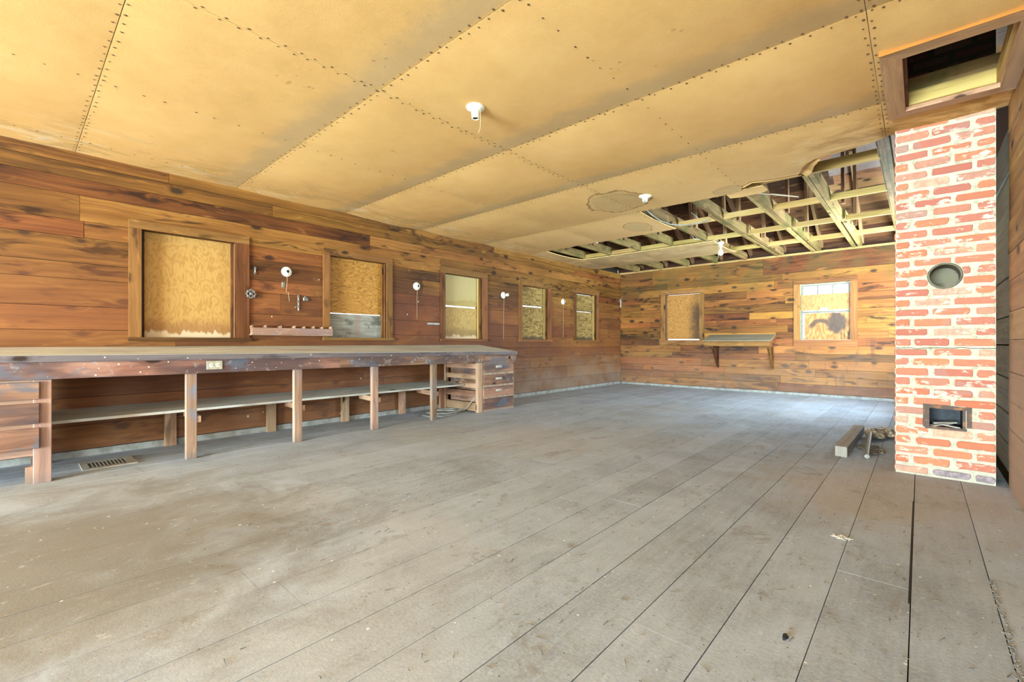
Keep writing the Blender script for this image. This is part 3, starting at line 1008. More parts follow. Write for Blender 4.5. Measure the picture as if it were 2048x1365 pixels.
def cz(x, y):
    """height of the sagging ceiling sheets"""
    z = ZC
    for a, b in zip(ROWS[:-1], ROWS[1:]):
        if a <= y <= b:
            t = (y - a) / (b - a)
            sy = 1 - abs(2 * t - 1) ** 2.1
            break
    else:
        t = max(0, min(1, (y - ROWS[-1]) / 1.1))
        sy = 0
    for a, b in zip(XN[:-1], XN[1:]):
        if a <= x <= b:
            s = (x - a) / (b - a)
            sx = 1 - abs(2 * s - 1) ** 2.4 if b - a > 0.5 else 0.25
            break
    else:
        sx = 0
    z -= (0.011 if y < 1.62 else 0.024 if y < 2.865 else 0.036) * sy * (0.45 + 0.55 * sx)
    z += 0.004 * mnoise.noise(Vector((x * 0.9, y * 0.9, 3)))
    return z


ceiling = empty('ceiling', (-2.5, 4.5, 2.66), 'sagging tan fibreboard sheet ceiling, torn open at the far right', 'ceiling', kind='structure')


def sheet(x0, x1, ya, yb, res=0.09, th=0.013, dz=0.0, jag=(0, 0)):
    """ya, yb: numbers or functions of x"""
    fa = ya if callable(ya) else (lambda x: ya)
    fb = yb if callable(yb) else (lambda x: yb)
    nx = max(2, int((x1 - x0) / res) + 1)
    if callable(ya) or callable(yb):
        nx *= 3
    ny = max(2, int(abs(fb((x0 + x1) / 2) - fa((x0 + x1) / 2)) / res) + 1)
    vs, fs = [], []
    for i in range(nx + 1):
        x = x0 + (x1 - x0) * i / nx
        a, c = fa(x), fb(x)
        for j in range(ny + 1):
            y = a + (c - a) * j / ny
            xx = x
            if (i == 0 and jag[0]):
                xx += 0.02 * mnoise.noise(Vector((y * 9, 1, 1)))
            vs.append((xx, y, cz(x, y) + dz))
    nb = len(vs)
    vs += [(v[0], v[1], v[2] + th) for v in vs]
    w = ny + 1
    mi = []
    for i in range(nx):
        for j in range(ny):
            q = (i * w + j, i * w + j + 1, (i + 1) * w + j + 1, (i + 1) * w + j)
            fs.append(q)
            mi.append(0)
            fs.append(tuple(nb + k for k in reversed(q)))
            mi.append(0)
    def side(q):
        k = len(vs)
        vs.extend([vs[a] for a in q])
        fs.append((k, k + 1, k + 2, k + 3))
        mi.append(1)
    for i in range(nx):
        for j in (0, ny):
            q = (i * w + j, (i + 1) * w + j, nb + (i + 1) * w + j, nb + i * w + j)
            side(q if j == 0 else q[::-1])
    for j in range(ny):
        for i in (0, nx):
            q = (i * w + j, i * w + j + 1, nb + i * w + j + 1, nb + i * w + j)
            side(q if i else q[::-1])
    me = mesh_from(vs, fs, None, False, 'ceiling_panel')
    me.materials.append(M['ceiling'])
    me.materials.append(M['torn'])
    for p, k in zip(me.polygons, mi):
        p.material_index = k
        p.use_smooth = (k == 0)
    c = centred(me)
    o = bpy.data.objects.new('ceiling_panel', me)
    COL.objects.link(o)
    o.parent = ceiling
    o.location = c - ceiling.location
    return o


def jag(base, amp=0.02, f=7, seed=0):
    return lambda x: base + amp * mnoise.noise(Vector((x * f, seed, 0.5))) + amp * 0.5 * mnoise.noise(Vector((x * f * 4, seed, 2.5)))


G = 0.002
TORN = [(-2.65, 5.34), (-2.19, 5.35), (-1.68, 5.375), (-1.44, 5.36), (-1.41, 5.18), (-1.29, 5.05), (-1.16, 5.10), (-1.03, 5.125), (-0.87, 5.13), (-0.84, 5.02), (-0.80, 4.88),
        (-0.69, 4.76), (-0.50, 4.745), (-0.29, 4.725), (-0.19, 4.67)]


def torn(x):
    for (xa, ya), (xb, yb) in zip(TORN[:-1], TORN[1:]):
        if xa <= x <= xb:
            return ya + (yb - ya) * (x - xa) / (xb - xa) + 0.015 * mnoise.noise(Vector((x * 22, 4, 0)))
    return TORN[0][1] if x < TORN[0][0] else TORN[-1][1]


for r in range(-3, 8):
    a, c = ROWS[r + 3] + G, ROWS[r + 4] - G
    if r == -3:
        a = YF
    if r <= 5:
        fy = c
        if r == 5:
            fy = jag(6.51, 0.02, 6, 3)
        sheet(-5.455, -2.64 - G, a, fy)
    if r == 6:
        sheet(-5.455, -5.04, a, c)
    if r == 7:
        sheet(-5.455, -2.50, jag(7.69, 0.015, 9, 9), jag(8.89, 0.02, 9, 6))
    if r <= 3:
        sheet(-2.64 + G, -0.20 - G, a, c)
    if r == 4:
        sheet(-2.64 + G, -0.20 - G, a, torn)
    if r <= 2:
        sheet(-0.20 + G, 0.452, a, c)
# the sheets round the hatch
HX0, HX1, HY0, HY1 = -0.075, 0.375, 3.385, 4.17
sheet(-0.20 + G, HX0, 2.867, 4.66)
sheet(HX1, 0.452, 2.867, 4.62)
sheet(HX0, HX1, 2.867, HY0)
sheet(HX0, HX1, HY1, jag(4.61, 0.01, 10, 1))

# hanging flaps of the torn sheet
fl = MB()
for i in range(14):
    x = -1.44 + i * 0.012
    pass


def flap(pts_in, pts_out, drop_in, drop_out, th=0.012):
    vs, fs = [], []
    n = len(pts_in)
    for (x, y), (xo, yo) in zip(pts_in, pts_out):
        for t in (0, 0.33, 0.66, 1):
            px, py = x + (xo - x) * t, y + (yo - y) * t
            vs.append((px, py, ZC - drop_in - (drop_out - drop_in) * t * t + 0.004 * mnoise.noise(Vector((px * 30, py * 30, 0)))))
    nb = len(vs)
    vs += [(a, b_, c + th) for a, b_, c in vs]
    for i in range(n - 1):
        for j in range(3):
            q = (i * 4 + j, i * 4 + j + 1, (i + 1) * 4 + j + 1, (i + 1) * 4 + j)
            fs.append(q)
            fs.append(tuple(nb + k for k in q[::-1]))
        for j in (0, 3):
            fs.append((i * 4 + j, (i + 1) * 4 + j, nb + (i + 1) * 4 + j, nb + i * 4 + j))
    for i in (0, n - 1):
        for j in range(3):
            fs.append((i * 4 + j, i * 4 + j + 1, nb + i * 4 + j + 1, nb + i * 4 + j))
    me = mesh_from(vs, fs, None, False, 'flap')
    me.materials.append(M['ceiling'])
    me.materials.append(M['torn'])
    for p in me.polygons:
        if abs(p.normal.z) < 0.5:
            p.material_index = 1
    c = centred(me)
    o = bpy.data.objects.new('torn_flap', me)
    COL.objects.link(o)
    o.parent = ceiling
    o.location = c - ceiling.location


flap([(-0.90, 5.13), (-0.84, 5.03), (-0.80, 4.88), (-0.70, 4.77)], [(-0.82, 5.19), (-0.76, 5.08), (-0.72, 4.93), (-0.66, 4.80)], 0.0, 0.045)
flap([(-1.43, 5.19), (-1.30, 5.06), (-1.17, 5.10), (-1.04, 5.125), (-0.9, 5.135)], [(-1.40, 5.21), (-1.28, 5.10), (-1.16, 5.15), (-1.03, 5.175), (-.89, 5.18)], 0.0, 0.02)
flap([(-1.62, 5.36), (-1.5, 5.36), (-1.42, 5.33), (-1.3, 5.33), (-1.24, 5.33)], [(-1.60, 5.47), (-1.48, 5.52), (-1.40, 5.50), (-1.28, 5.50), (-1.22, 5.46)], 0.0, 0.022)

# nail heads: two staggered rows along each joint, single rows mid-sheet
nv, nf = [], []
rn = random.Random(2)


def inside(x, y):
    if x < -5.44 or x > 0.44 or y < -1 or y > 8.85:
        return False
    if HX0 - .1 < x < HX1 + .1 and HY0 - .1 < y < HY1 + .1:
        return False
    if x > -2.64 and y > (torn(x) if x < -.2 else 4.6) - 0.01:
        return False
    if -5.04 < x and 6.5 < y < 7.7:
        return False
    return True


def nail(x, y, s=1.0):
    x += rn.uniform(-.005, .005)
    y += rn.uniform(-.007, .007)
    if not inside(x, y):
        return
    b = len(nv)
    z = cz(x, y)
    a0 = rn.uniform(0, 2)
    r = rn.uniform(0.0055, 0.0085) * s
    for k in range(5):
        a = a0 + 2 * PI * k / 5
        nv.append((x + r * math.cos(a), y + r * math.sin(a) * 1.2, z - 0.0015))
    nv.append((x, y, z - 0.004))
    for k in range(5):
        nf.append((b + k, b + 5, b + (k + 1) % 5))


for yy in ROWS[3:11]:
    x = -5.4
    while x < 0.45:
        nail(x, yy - 0.018)
        nail(x + 0.03, yy + 0.018)
        x += 0.085 * rn.uniform(0.7, 1.3)
for xx, dbl in ((-5.12, 0), (-3.86, 0), (-2.64, 1), (-1.42, 0), (-0.20, 1)):
    y = -1.0
    while y < 8.8:
        if dbl:
            nail(xx - 0.018, y)
            nail(xx + 0.018, y + 0.03)
        else:
            nail(xx, y)
        y += (0.085 if dbl else 0.14) * rn.uniform(0.75, 1.25)
me = mesh_from(nv, nf, None, False, 'nail_heads')
me.materials.append(M['nail'])
no = bpy.data.objects.new('nail_heads', me)
COL.objects.link(no)
no.parent = ceiling
no.location = -ceiling.location
no['kind'] = 'stuff'

# ------------------------------------------------------------------ framing above the ceiling
JX = [-0.245, -0.83, -1.43, -2.03, -2.63, -3.20, -3.80, -4.40, -4.98]
framing = empty('ceiling_joists', (-2.5, 7, 2.75), 'rough ceiling joists and pale cross blocking bared where the ceiling fell', 'joists', kind='structure')
JZ0, JZ1 = 2.678, 2.82
rj = random.Random(4)
for i, x in enumerate(JX):
    w = 0.045
    if i in (1, 2, 3):
        MB().box(x - w / 2 + 0.02, x + w / 2 + 0.02, -4.4, 7.6, JZ0, JZ1, 1).build('joist', M['joist'], framing)
        MB().box(x - w / 2 - 0.035, x + w / 2 - 0.035, 5.35 if i != 3 else 6.2, 10.05, JZ0 + 0.004, JZ1, 1).build('joist', M['joist'], framing)
        MB().box(x + 0.012 + w / 2 - 0.01, x + w + 0.03, 7.6, 10.05, JZ0 + 0.01, JZ1, 1).build('joist', M['joist'], framing)
        MB().box(x - 0.012, x + 0.045, 7.7, 7.85, JZ0 + 0.03, JZ1 - 0.02, 1).build('spacer', M['strap'], framing)
    else:
        y0 = 4.63 if i == 0 else -4.4
        MB().box(x - w / 2, x + w / 2, y0, 10.05, JZ0, JZ1, 1).build('joist', M['joist'], framing)
        if i == 0:
            MB().box(x - 0.035, x + 0.055, y0, 10.05, JZ0 + 0.012, JZ1 - 0.01, 1).build('joist', M['joist'], framing)
for yi, y in enumerate((5.33, 6.50, 7.70, 8.86)):
    for x1, x0 in zip(JX[:-1], JX[1:]):
        h = 0.10 if yi == 0 else 0.075
        if y < 6 and x0 < -2.7:
            continue
        dy = rj.uniform(-0.01, 0.01)
        a, c = x0 + 0.024, x1 - 0.024
        if JX.index(x0) in (1, 2, 3):
            a += 0.02
        if JX.index(x1) in (1, 2, 3):
            c -= 0.035
        MB().hexa([(a, y + dy - .02, JZ0 + .004), (c, y + dy - .02, JZ0 + .004), (c, y + dy + .02, JZ0 + .004), (a, y + dy + .02, JZ0 + .004),
                   (a, y + dy - .02, JZ0 + h), (c, y + dy - .02, JZ0 + h), (c, y + dy + .02, JZ0 + h), (a, y + dy + .02, JZ0 + h)], 0).build('blocking', M['strap'], framing)
# header and trimmer boards round the hatch
MB().box(HX0 - 0.02, HX1 + 0.02, HY1, HY1 + 0.04, 2.675, 2.83, 0).build('header', M['joist'], framing)
MB().box(HX0 - 0.045, HX0 - 0.005, HY0 - 0.3, HY1 + 0.05, 2.675, 2.82, 1).build('trimmer', M['joist'], framing)
MB().box(HX1 + 0.002, HX1 + 0.04, HY0 - 0.3, HY1 + 0.1, 2.675, 2.82, 1).build('trimmer', M['joist'], framing)
# wall plates
MB().box(-5.57, 0.56, 10.10, 10.12, 2.70, 2.95, 0).build('eave_board', M['roofwood'], framing)
MB().box(-5.57, 0.56, 10.0, 10.12, 2.662, 2.70, 0).build('wall_plate', M['strap'], framing)

# roof: boards on rafters, eave over the far wall ---------------------------
SLOPE = 0.56
Y0R, Z0R = 10.2, 2.80


def rz(y):
    return Z0R + (Y0R - y) * SLOPE


RIDGE = 4.45
roof = empty('roof', (-2.5, 4.5, 5), 'dark board roof seen through the hole in the ceiling', 'roof', kind='structure')
n = Vector((0, SLOPE, 1)).normalized()
y = Y0R + 0.05
rr2 = random.Random(3)
while y > RIDGE:
    wdt = rr2.uniform(0.15, 0.2)
    dy = wdt / math.sqrt(1 + SLOPE ** 2)
    g = 0.002
    y1 = y - dy
    z1, z0 = rz(y), rz(y1)
    cuts = [-5.62, rr2.uniform(-4.8, -3.2), rr2.uniform(-2.4, -0.8), 0.75]
    runs = list(zip(cuts[:-1], cuts[1:]))
    for a, c in runs:
        light = M['rosin'] if rr2.random() < 0.16 else M['roofwood']
        MB().hexa([(a, y1 + g, z0), (c - .003, y1 + g, z0), (c - .003, y - g, z1), (a, y - g, z1),
                   (a, y1 + g, z0 + .022), (c - .003, y1 + g, z0 + .022), (c - .003, y - g, z1 + .022), (a, y - g, z1 + .022)], 0).build('roof_board', light, roof)
    y = y1
# the other slope, one skin (never seen from inside)
zr = rz(RIDGE)
MB().hexa([(-5.62, -8.2, 2.8), (0.75, -8.2, 2.8), (0.75, RIDGE, zr), (-5.62, RIDGE, zr),
           (-5.62, -8.2, 2.83), (0.75, -8.2, 2.83), (0.75, RIDGE, zr + .03), (-5.62, RIDGE, zr + .03)], 0).build('roof_deck', M['roofwood'], roof)
for gx, gx2 in ((-5.62, -5.60), (0.70, 0.72)):
    vs = [(gx, -8.15, 2.6), (gx, 10.25, 2.6), (gx, RIDGE, zr), (gx2, -8.15, 2.6), (gx2, 10.25, 2.6), (gx2, RIDGE, zr)]
    g = link('gable', mesh_from([Vector(v) - roof.location for v in vs], [(0, 1, 2), (5, 4, 3), (0, 3, 4, 1), (1, 4, 5, 2), (2, 5, 3, 0)]), None, M['roofwood'])
    g.parent = roof
for i, x in enumerate(JX):
    xx = x + 0.055
    for (ya, yb) in ((Y0R, RIDGE),):
        MB().hexa([(xx, yb, rz(yb) - .15), (xx + .045, yb, rz(yb) - .15), (xx + .045, ya, rz(ya) - .12), (xx, ya, rz(ya) - .12),
                   (xx, yb, rz(yb) - .002), (xx + .045, yb, rz(yb) - .002), (xx + .045, ya, rz(ya) - .002), (xx, ya, rz(ya) - .002)], Vector((0, -1, SLOPE)).normalized()).build('rafter', M['rafter'], roof)
    # knee struts from joist to rafter
    for ys in (8.3, 6.9):
        MB().bar((xx + 0.07, ys, JZ1 - 0.1), (xx + 0.07, ys - 0.15, rz(ys) - 0.02), 0.035, 0.09, (0, 1, 0)).build('strut', M['rafter'], roof)

# hatch -----------------------------------------------------------------------
hatch = empty('attic_hatch', (0.15, 3.78, 2.66), 'open square hatch to the attic with mitred brown wooden casing', 'hatch', kind='structure')


def mitre(a, b_, c, d, z0, z1, name, mat, axis):
    """frame board given by outer pair a,b and inner pair d,c (xy)"""
    MB().hexa([(a[0], a[1], z0), (b_[0], b_[1], z0), (c[0], c[1], z0), (d[0], d[1], z0), (a[0], a[1], z1), (b_[0], b_[1], z1), (c[0], c[1], z1), (d[0], d[1], z1)], axis).build(name, mat, hatch)


OX0, OX1, OY0, OY1 = -0.172, 0.452, 3.285, 4.262
zc0, zc1 = 2.610, 2.640
mitre((OX0, OY0), (OX1, OY0), (HX1, HY0), (HX0, HY0), zc0, zc1, 'casing_board', M['hatch'], 0)
mitre((OX1, OY0), (OX1, OY1), (HX1, HY1), (HX1, HY0), zc0, zc1, 'casing_board', M['hatch'], 1)
mitre((OX1, OY1), (OX0, OY1), (HX0, HY1), (HX1, HY1), zc0, zc1, 'casing_board', M['hatch'], 0)
mitre((OX0, OY1), (OX0, OY0), (HX0, HY0), (HX0, HY1), zc0, zc1, 'casing_board', M['hatch'], 1)
MB().box(HX0 + 0.018, HX1 - 0.018, HY1 - 0.018, HY1, zc1, 2.73, 0).build('lining_board', M['strap'], hatch)
MB().box(HX0 + 0.018, HX1 - 0.018, HY0, HY0 + 0.018, zc1, 2.73, 0).build('lining_board', M['casing'], hatch)
MB().box(HX0, HX0 + 0.018, HY0, HY1, zc1, 2.73, 1).build('lining_board', M['casing'], hatch)
MB().box(HX1 - 0.018, HX1, HY0, HY1, zc1, 2.73, 1).build('lining_board', M['strap'], hatch)
MB().box(OX0 - 0.002, OX1, OY0 - 0.006, OY0, zc0, zc1 + .004, 0).build('edge_strip', M['orange'], hatch)  # near edge of the casing, its lit orange painted on

# ------------------------------------------------------------------ windows of the left wall
def lwindow(i, cas, label, panels, sill=True, stop=True, rot=0):
    ya, yb, z0, z1 = WL[i]
    ca, cb_, cz0, cz1 = cas
    w = empty('window_%d' % (i + 1), (XL, (ya + yb) / 2, z0), label, 'window', kind='structure')
    X0, X1 = XL - 0.001, XL + 0.020
    MB().box(X0, X1, ca, ya, cz0, z1 - 0.001, 2).build('side_casing', M['casing'], w)
    MB().box(X0, X1, yb, cb_, cz0, z1 - 0.001, 2).build('side_casing', M['casing'], w)
    MB().box(X0, X1, ca, cb_, z1, cz1, 1).build('head_casing', M['casing'], w)
    MB().box(XL - 0.09, XL + 0.035, ca - 0.005, cb_ + 0.02, cz0 - 0.035, cz0, 1).build('sill', M['casing'], w)
    # jambs
    MB().box(XL - 0.15, XL - 0.002, ya - 0.018, ya, z0, z1, 2).build('jamb', M['casing'], w)
    MB().box(XL - 0.15, XL - 0.002, yb, yb + 0.018, z0, z1, 2).build('jamb', M['casing'], w)
    MB().box(XL - 0.15, XL - 0.002, ya - .018, yb + .018, z1, z1 + 0.018, 1).build('head_jamb', M['casing'], w)
    MB().box(XL - 0.15, XL - 0.002, ya - .018, yb + .018, z0 - 0.018, z0, 1).build('sill_jamb', M['casing'], w)
    if stop:
        MB().box(XL - 0.075, XL - 0.055, yb - 0.028, yb - 0.006, z0, z1, 2).build('stop_strip', M['casing'] if i < 2 else M['strap'], w)
    for (py0, py1, pz0, pz1, m, nm, lb) in panels:
        dx = R.uniform(-0.003, 0.003)
        p = MB().box(XL - 0.095 + dx, XL - 0.083 + dx, py0, py1, pz0, pz1, 2).build(nm, m, w)
        if lb:
            p['label'] = lb
    return w


def pan(i, f0, f1, m, nm='plywood_panel', lb=None, g0=0.0, g1=0.0, a=0.0, b=0.0):
    ya, yb, z0, z1 = WL[i]
    return (ya + a, yb - b, z0 + (z1 - z0) * f0 + g0, z0 + (z1 - z0) * f1 - g1, m, nm, lb)


lwindow(0, (0.722, 1.735, 1.05, 2.150), 'nearest window on the left wall, boarded with one yellow plywood sheet', [pan(0, 0, 1, M['ply_1'], a=0.036, b=0.012), (0.815, 0.852, 1.05, 2.068, M['outer'], 'shade_strip', None)])  # narrow dark strip paints the shadow in the gap left of the sheet
lwindow(1, (2.560, 3.54, 1.062, 2.165), 'second window from the near end, orange plywood above a grey board',
        [pan(1, 0.309, 1, M['ply_2'], lb='orange figured plywood'), pan(1, 0, 0.30, M['greyboard'], 'lower_board', 'grey weathered board')])
lwindow(2, (4.392, 5.40, 1.055, 2.165), 'third window from the near end, pale board above yellow plywood beyond the bench',
        [pan(2, 0.52, 1, M['ply_3'], 'upper_board', 'pale smooth board', b=.01), pan(2, 0, 0.50, M['ply_3b'], lb='straight-grained yellow plywood', b=.03)])
lwindow(3, (6.205, 7.19, 1.05, 2.155), 'fourth window from the near end, covered with two strand boards and a bright slit between',
        [pan(3, 0.64, 1, M['osb'], 'strand_board'), pan(3, 0, 0.62, M['osb'], 'strand_board')])
lwindow(4, (7.975, 8.975, 1.05, 2.16), 'last window of the left wall, strand boards with a bright slit at the top',
        [pan(4, 0.62, 0.985, M['osb'], 'strand_board'), pan(4, 0, 0.612, M['osb'], 'strand_board')])


# windows of the back wall
def bwindow(i, cas, label):
    xa, xb, z0, z1 = WB[i]
    ca, cb_, c0, c1 = cas
    w = empty('window_%d' % (i + 6), ((xa + xb) / 2, YB, z0), label, 'window', kind='structure')
    m = M['casing_back']
    Y0, Y1 = YB - 0.012, YB + 0.001
    MB().box(ca, xa, Y0, Y1, z0, z1, 2).build('side_casing', m, w)
    MB().box(xb, cb_, Y0, Y1, z0, z1, 2).build('side_casing', m, w)
    MB().box(ca, cb_, Y0, Y1, z1, c1, 0).build('head_casing', m, w)
    MB().box(ca, cb_, Y0, Y1, c0, z0, 0).build('bottom_casing', m, w)
    for q in ((xa - .018, xa), (xb, xb + .018)):
        MB().box(q[0], q[1], YB, YB + 0.14, z0, z1, 2).build('jamb', M['framey'] if i else M['casing'], w)
    for q in ((z0 - .018, z0), (z1, z1 + .018)):
        MB().box(xa - .018, xb + .018, YB, YB + 0.14, q[0], q[1], 0).build('jamb', M['framey'] if i else M['casing'], w)
    return w


w6 = bwindow(0, (-4.42, -3.445, 0.955, 2.165), 'left window of the far wall, covered with one flame-figured plywood sheet')
MB().box(-4.292, -3.557, 10.06, 10.072, 1.078, 2.072, 2).build('plywood_panel', M['ply_6'], w6)
w7 = bwindow(1, (-1.79, -0.815, 0.925, 2.17), 'right window of the far wall beside the chimney, sky over charred plywood')
xa, xb, z0, z1 = WB[1]
# sashes (upper outside, lower inside), muntins, glass, covers outside
fr = M['frame']
for nm, s0, s1, yy in (('upper_sash', 1.555, 2.085, 10.075), ('lower_sash', 1.055, 1.585, 10.045)):
    s = MB()
    s.box(xa + .005, xa + .035, yy, yy + .02, s0, s1).box(xb - .035, xb - .005, yy, yy + .02, s0, s1)
    s.box(xa + .035, xb - .035, yy, yy + .02, s1 - .025, s1).box(xa + .035, xb - .035, yy, yy + .02, s0, s0 + .02)
    for k in (1, 2):
        xm = xa + 0.035 + (xb - xa - 0.07) * k / 3
        s.box(xm - .011, xm + .011, yy + .004, yy + .016, s0 + .02, s1 - .025)
    s.box(xa + .035, xb - .035, yy + .004, yy + .016, (s0 + s1) / 2 - .007, (s0 + s1) / 2 + .007)
    so = s.build(nm, fr, w7)
    MB().box(xa + .03, xb - .03, yy + .0075, yy + .0125, s0 + .015, s1 - .02).build('glass_pane', M['glass'], so)
# cover 1: strip over the middle, cover 2: charred one below (inside)
cv = MB()
zb0, zb1 = 1.60, 1.895
cv.box(xa + .012, xb - .012, 10.030, 10.040, zb0 + 0.045, zb1, 2)
cv.box(xa + .012, -1.37, 10.030, 10.040, zb0, zb0 + .045, 2)
cv.box(-1.26, xb - .012, 10.030, 10.040, zb0, zb0 + .045, 2)
cv.build('plywood_cover', M['ply_7'], w7)['label'] = 'orange plywood strip with a small notch'
MB().box(xa + .07, xb - .012, 10.026, 10.036, 1.052, 1.545, 2).build('plywood_cover', M['char'], w7)['label'] = 'plywood with a black charred stain'

# added side window beyond the chimney, unseen, to brighten the far end
for i, (a, c, d, e) in enumerate(WR[1:]):
    w8 = empty('window_%d' % (8 + i), (0.5, (a + c) / 2, d), 'added side window in the right wall, unseen behind the chimney', 'window', kind='structure')
    for p in ((a - .09, a, d - .09, e + .09), (c, c + .09, d - .09, e + .09), (a, c, e, e + .09), (a, c, d - .09, d)):
        MB().box(XR - 0.02, XR + 0.001, *p).build('casing_board', M['casing'], w8)

# ------------------------------------------------------------------ chimney
chim = empty('brick_chimney', (0.125, 4.85, 0), 'square red brick chimney with thick pale mortar, stovepipe hole and soot door', 'chimney')
CX0, CX1, CY0, CY1 = -0.140, 0.392, 4.585, 5.13
FLUE = (0.135, 1.49, 0.084)
DOOR = (0.052, 0.228, 0.375, 0.515)


def mortar_core():
    bm = bmesh.new()

    def loop(pts, yy):
        vs = [bm.verts.new((p[0], yy, p[1])) for p in pts]
        return [bm.edges.new((vs[i], vs[(i + 1) % len(vs)])) for i in range(len(vs))]
    e = loop([(CX0, 0), (CX1, 0), (CX1, 4.9), (CX0, 4.9)], CY0)
    e += loop([(FLUE[0] + FLUE[2] * math.cos(a * PI / 16), FLUE[1] + FLUE[2] * math.sin(a * PI / 16)) for a in range(32)], CY0)
    e += loop([(DOOR[0], DOOR[2]), (DOOR[1], DOOR[2]), (DOOR[1], DOOR[3]), (DOOR[0], DOOR[3])], CY0)
    bmesh.ops.triangle_fill(bm, use_beauty=True, use_dissolve=False, edges=e)
    v = [bm.verts.new(p) for p in ((CX0, CY0, 0), (CX0, CY1, 0), (CX0, CY1, 4.9), (CX0, CY0, 4.9), (CX1, CY0, 0), (CX1, CY1, 0), (CX1, CY1, 4.9), (CX1, CY0, 4.9))]
    for q in ((0, 3, 2, 1), (4, 5, 6, 7), (1, 2, 6, 5), (3, 7, 6, 2)):
        bm.faces.new([v[i] for i in q])
    bmesh.ops.recalc_face_normals(bm, faces=bm.faces)
    me = bpy.data.meshes.new('mortar')
    bm.to_mesh(me)
    bm.free()
    me.materials.append(M['mortar'])
    c = centred(me)
    o = bpy.data.objects.new('mortar', me)
    COL.objects.link(o)
    o.parent = chim
    o.location = c - chim.location


mortar_core()
rk = random.Random(31)


def brick(cx, cz_, w, h, face, mat, proud=0.006):
    """an irregular rounded brick face; face 'front' (normal -Y) or 'side' (normal -X)"""
    pts = []
    rc = rk.uniform(0.006, 0.017)
    segs = [(-1, -1), (1, -1), (1, 1), (-1, 1)]
    for i, (sx, sz) in enumerate(segs):
        r1 = rc * rk.uniform(0.4, 1.5)
        r2 = rc * rk.uniform(0.4, 1.5)
        cxx, czz = sx * w / 2, sz * h / 2
        if i % 2 == 0:
            pts.append((cxx, czz - sz * r1))
            pts.append((cxx - sx * r1 * .3, czz - sz * r1 * .3))
            pts.append((cxx - sx * r2, czz))
        else:
            pts.append((cxx - sx * r2, czz))
            pts.append((cxx - sx * r1 * .3, czz - sz * r1 * .3))
            pts.append((cxx, czz - sz * r1))
        if i in (0, 2):
            nxt = segs[(i + 1) % 4]
            for t in (0.33, 0.66):
                pts.append((cxx + (nxt[0] * w / 2 - cxx) * t, czz))
    pts = [(cx + a + rk.uniform(-.002, .002), cz_ + b_ + rk.uniform(-.0022, .0022)) for a, b_ in pts]
    if face == 'front' and ((abs(cz_ - FLUE[1]) < .17) or (DOOR[2] - .08 < cz_ < DOOR[3] + .09)):
        q = []
        for i in range(len(pts)):
            p0, p1 = pts[i], pts[(i + 1) % len(pts)]
            k = max(1, int(math.hypot(p1[0] - p0[0], p1[1] - p0[1]) / .012))
            q += [(p0[0] + (p1[0] - p0[0]) * j / k, p0[1] + (p1[1] - p0[1]) * j / k) for j in range(k)]
        pts = q
    if face == 'front':
        q = []
        for a, b_ in pts:
            dx, dz = a - FLUE[0], b_ - FLUE[1]
            d = math.hypot(dx, dz)
            rr_ = FLUE[2] + 0.016
            if d < rr_ and d > 1e-4:
                a, b_ = FLUE[0] + dx / d * rr_, FLUE[1] + dz / d * rr_
            x0, x1, y0, y1 = DOOR[0] - .028, DOOR[1] + .03, DOOR[2] - .012, DOOR[3] + .024
            if x0 < a < x1 and y0 < b_ < y1:
                ds = [(a - x0, 0), (x1 - a, 1), (b_ - y0, 2), (y1 - b_, 3)]
                k = min(ds)[1]
                a, b_ = [(x0, b_), (x1, b_), (a, y0), (a, y1)][k]
            q.append((a, b_))
        pts = q
        ar = 0
        for i in range(len(pts)):
            ar += pts[i - 1][0] * pts[i][1] - pts[i][0] * pts[i - 1][1]
        if abs(ar) / 2 < 0.0006:
            return
    n = len(pts)
    mx, mz = sum(p[0] for p in pts) / n, sum(p[1] for p in pts) / n
    tilt = rk.uniform(-.0015, .0015)
    vs = []
    for depth, k in ((0.01, 1.0), (-proud * .55, 1.0), (-proud, 0.965)):
        for a, b_ in pts:
            vx, vz = mx + (a - mx) * (k if k == 1 else 1 - .004 / max(.01, abs(w) / 2)), mz + (b_ - mz) * (k if k == 1 else 1 - .004 / (h / 2))
            dd = depth + (tilt if k != 1 else 0)
            vs.append((vx, CY0 + dd, vz) if face == 'front' else (CX0 + dd, -vx, vz))
    fs = [tuple(range(2 * n, 3 * n))]
    for l in (0, 1):
        for i in range(n):
            j = (i + 1) % n
            fs.append((l * n + i, l * n + j, (l + 1) * n + j, (l + 1) * n + i))
    me = mesh_from(vs, fs, None, False, 'brick')
    me.materials.append(mat)
    c = centred(me)
    o = bpy.data.objects.new('brick', me)
    COL.objects.link(o)
    o.parent = chim
    o.location = c - chim.location


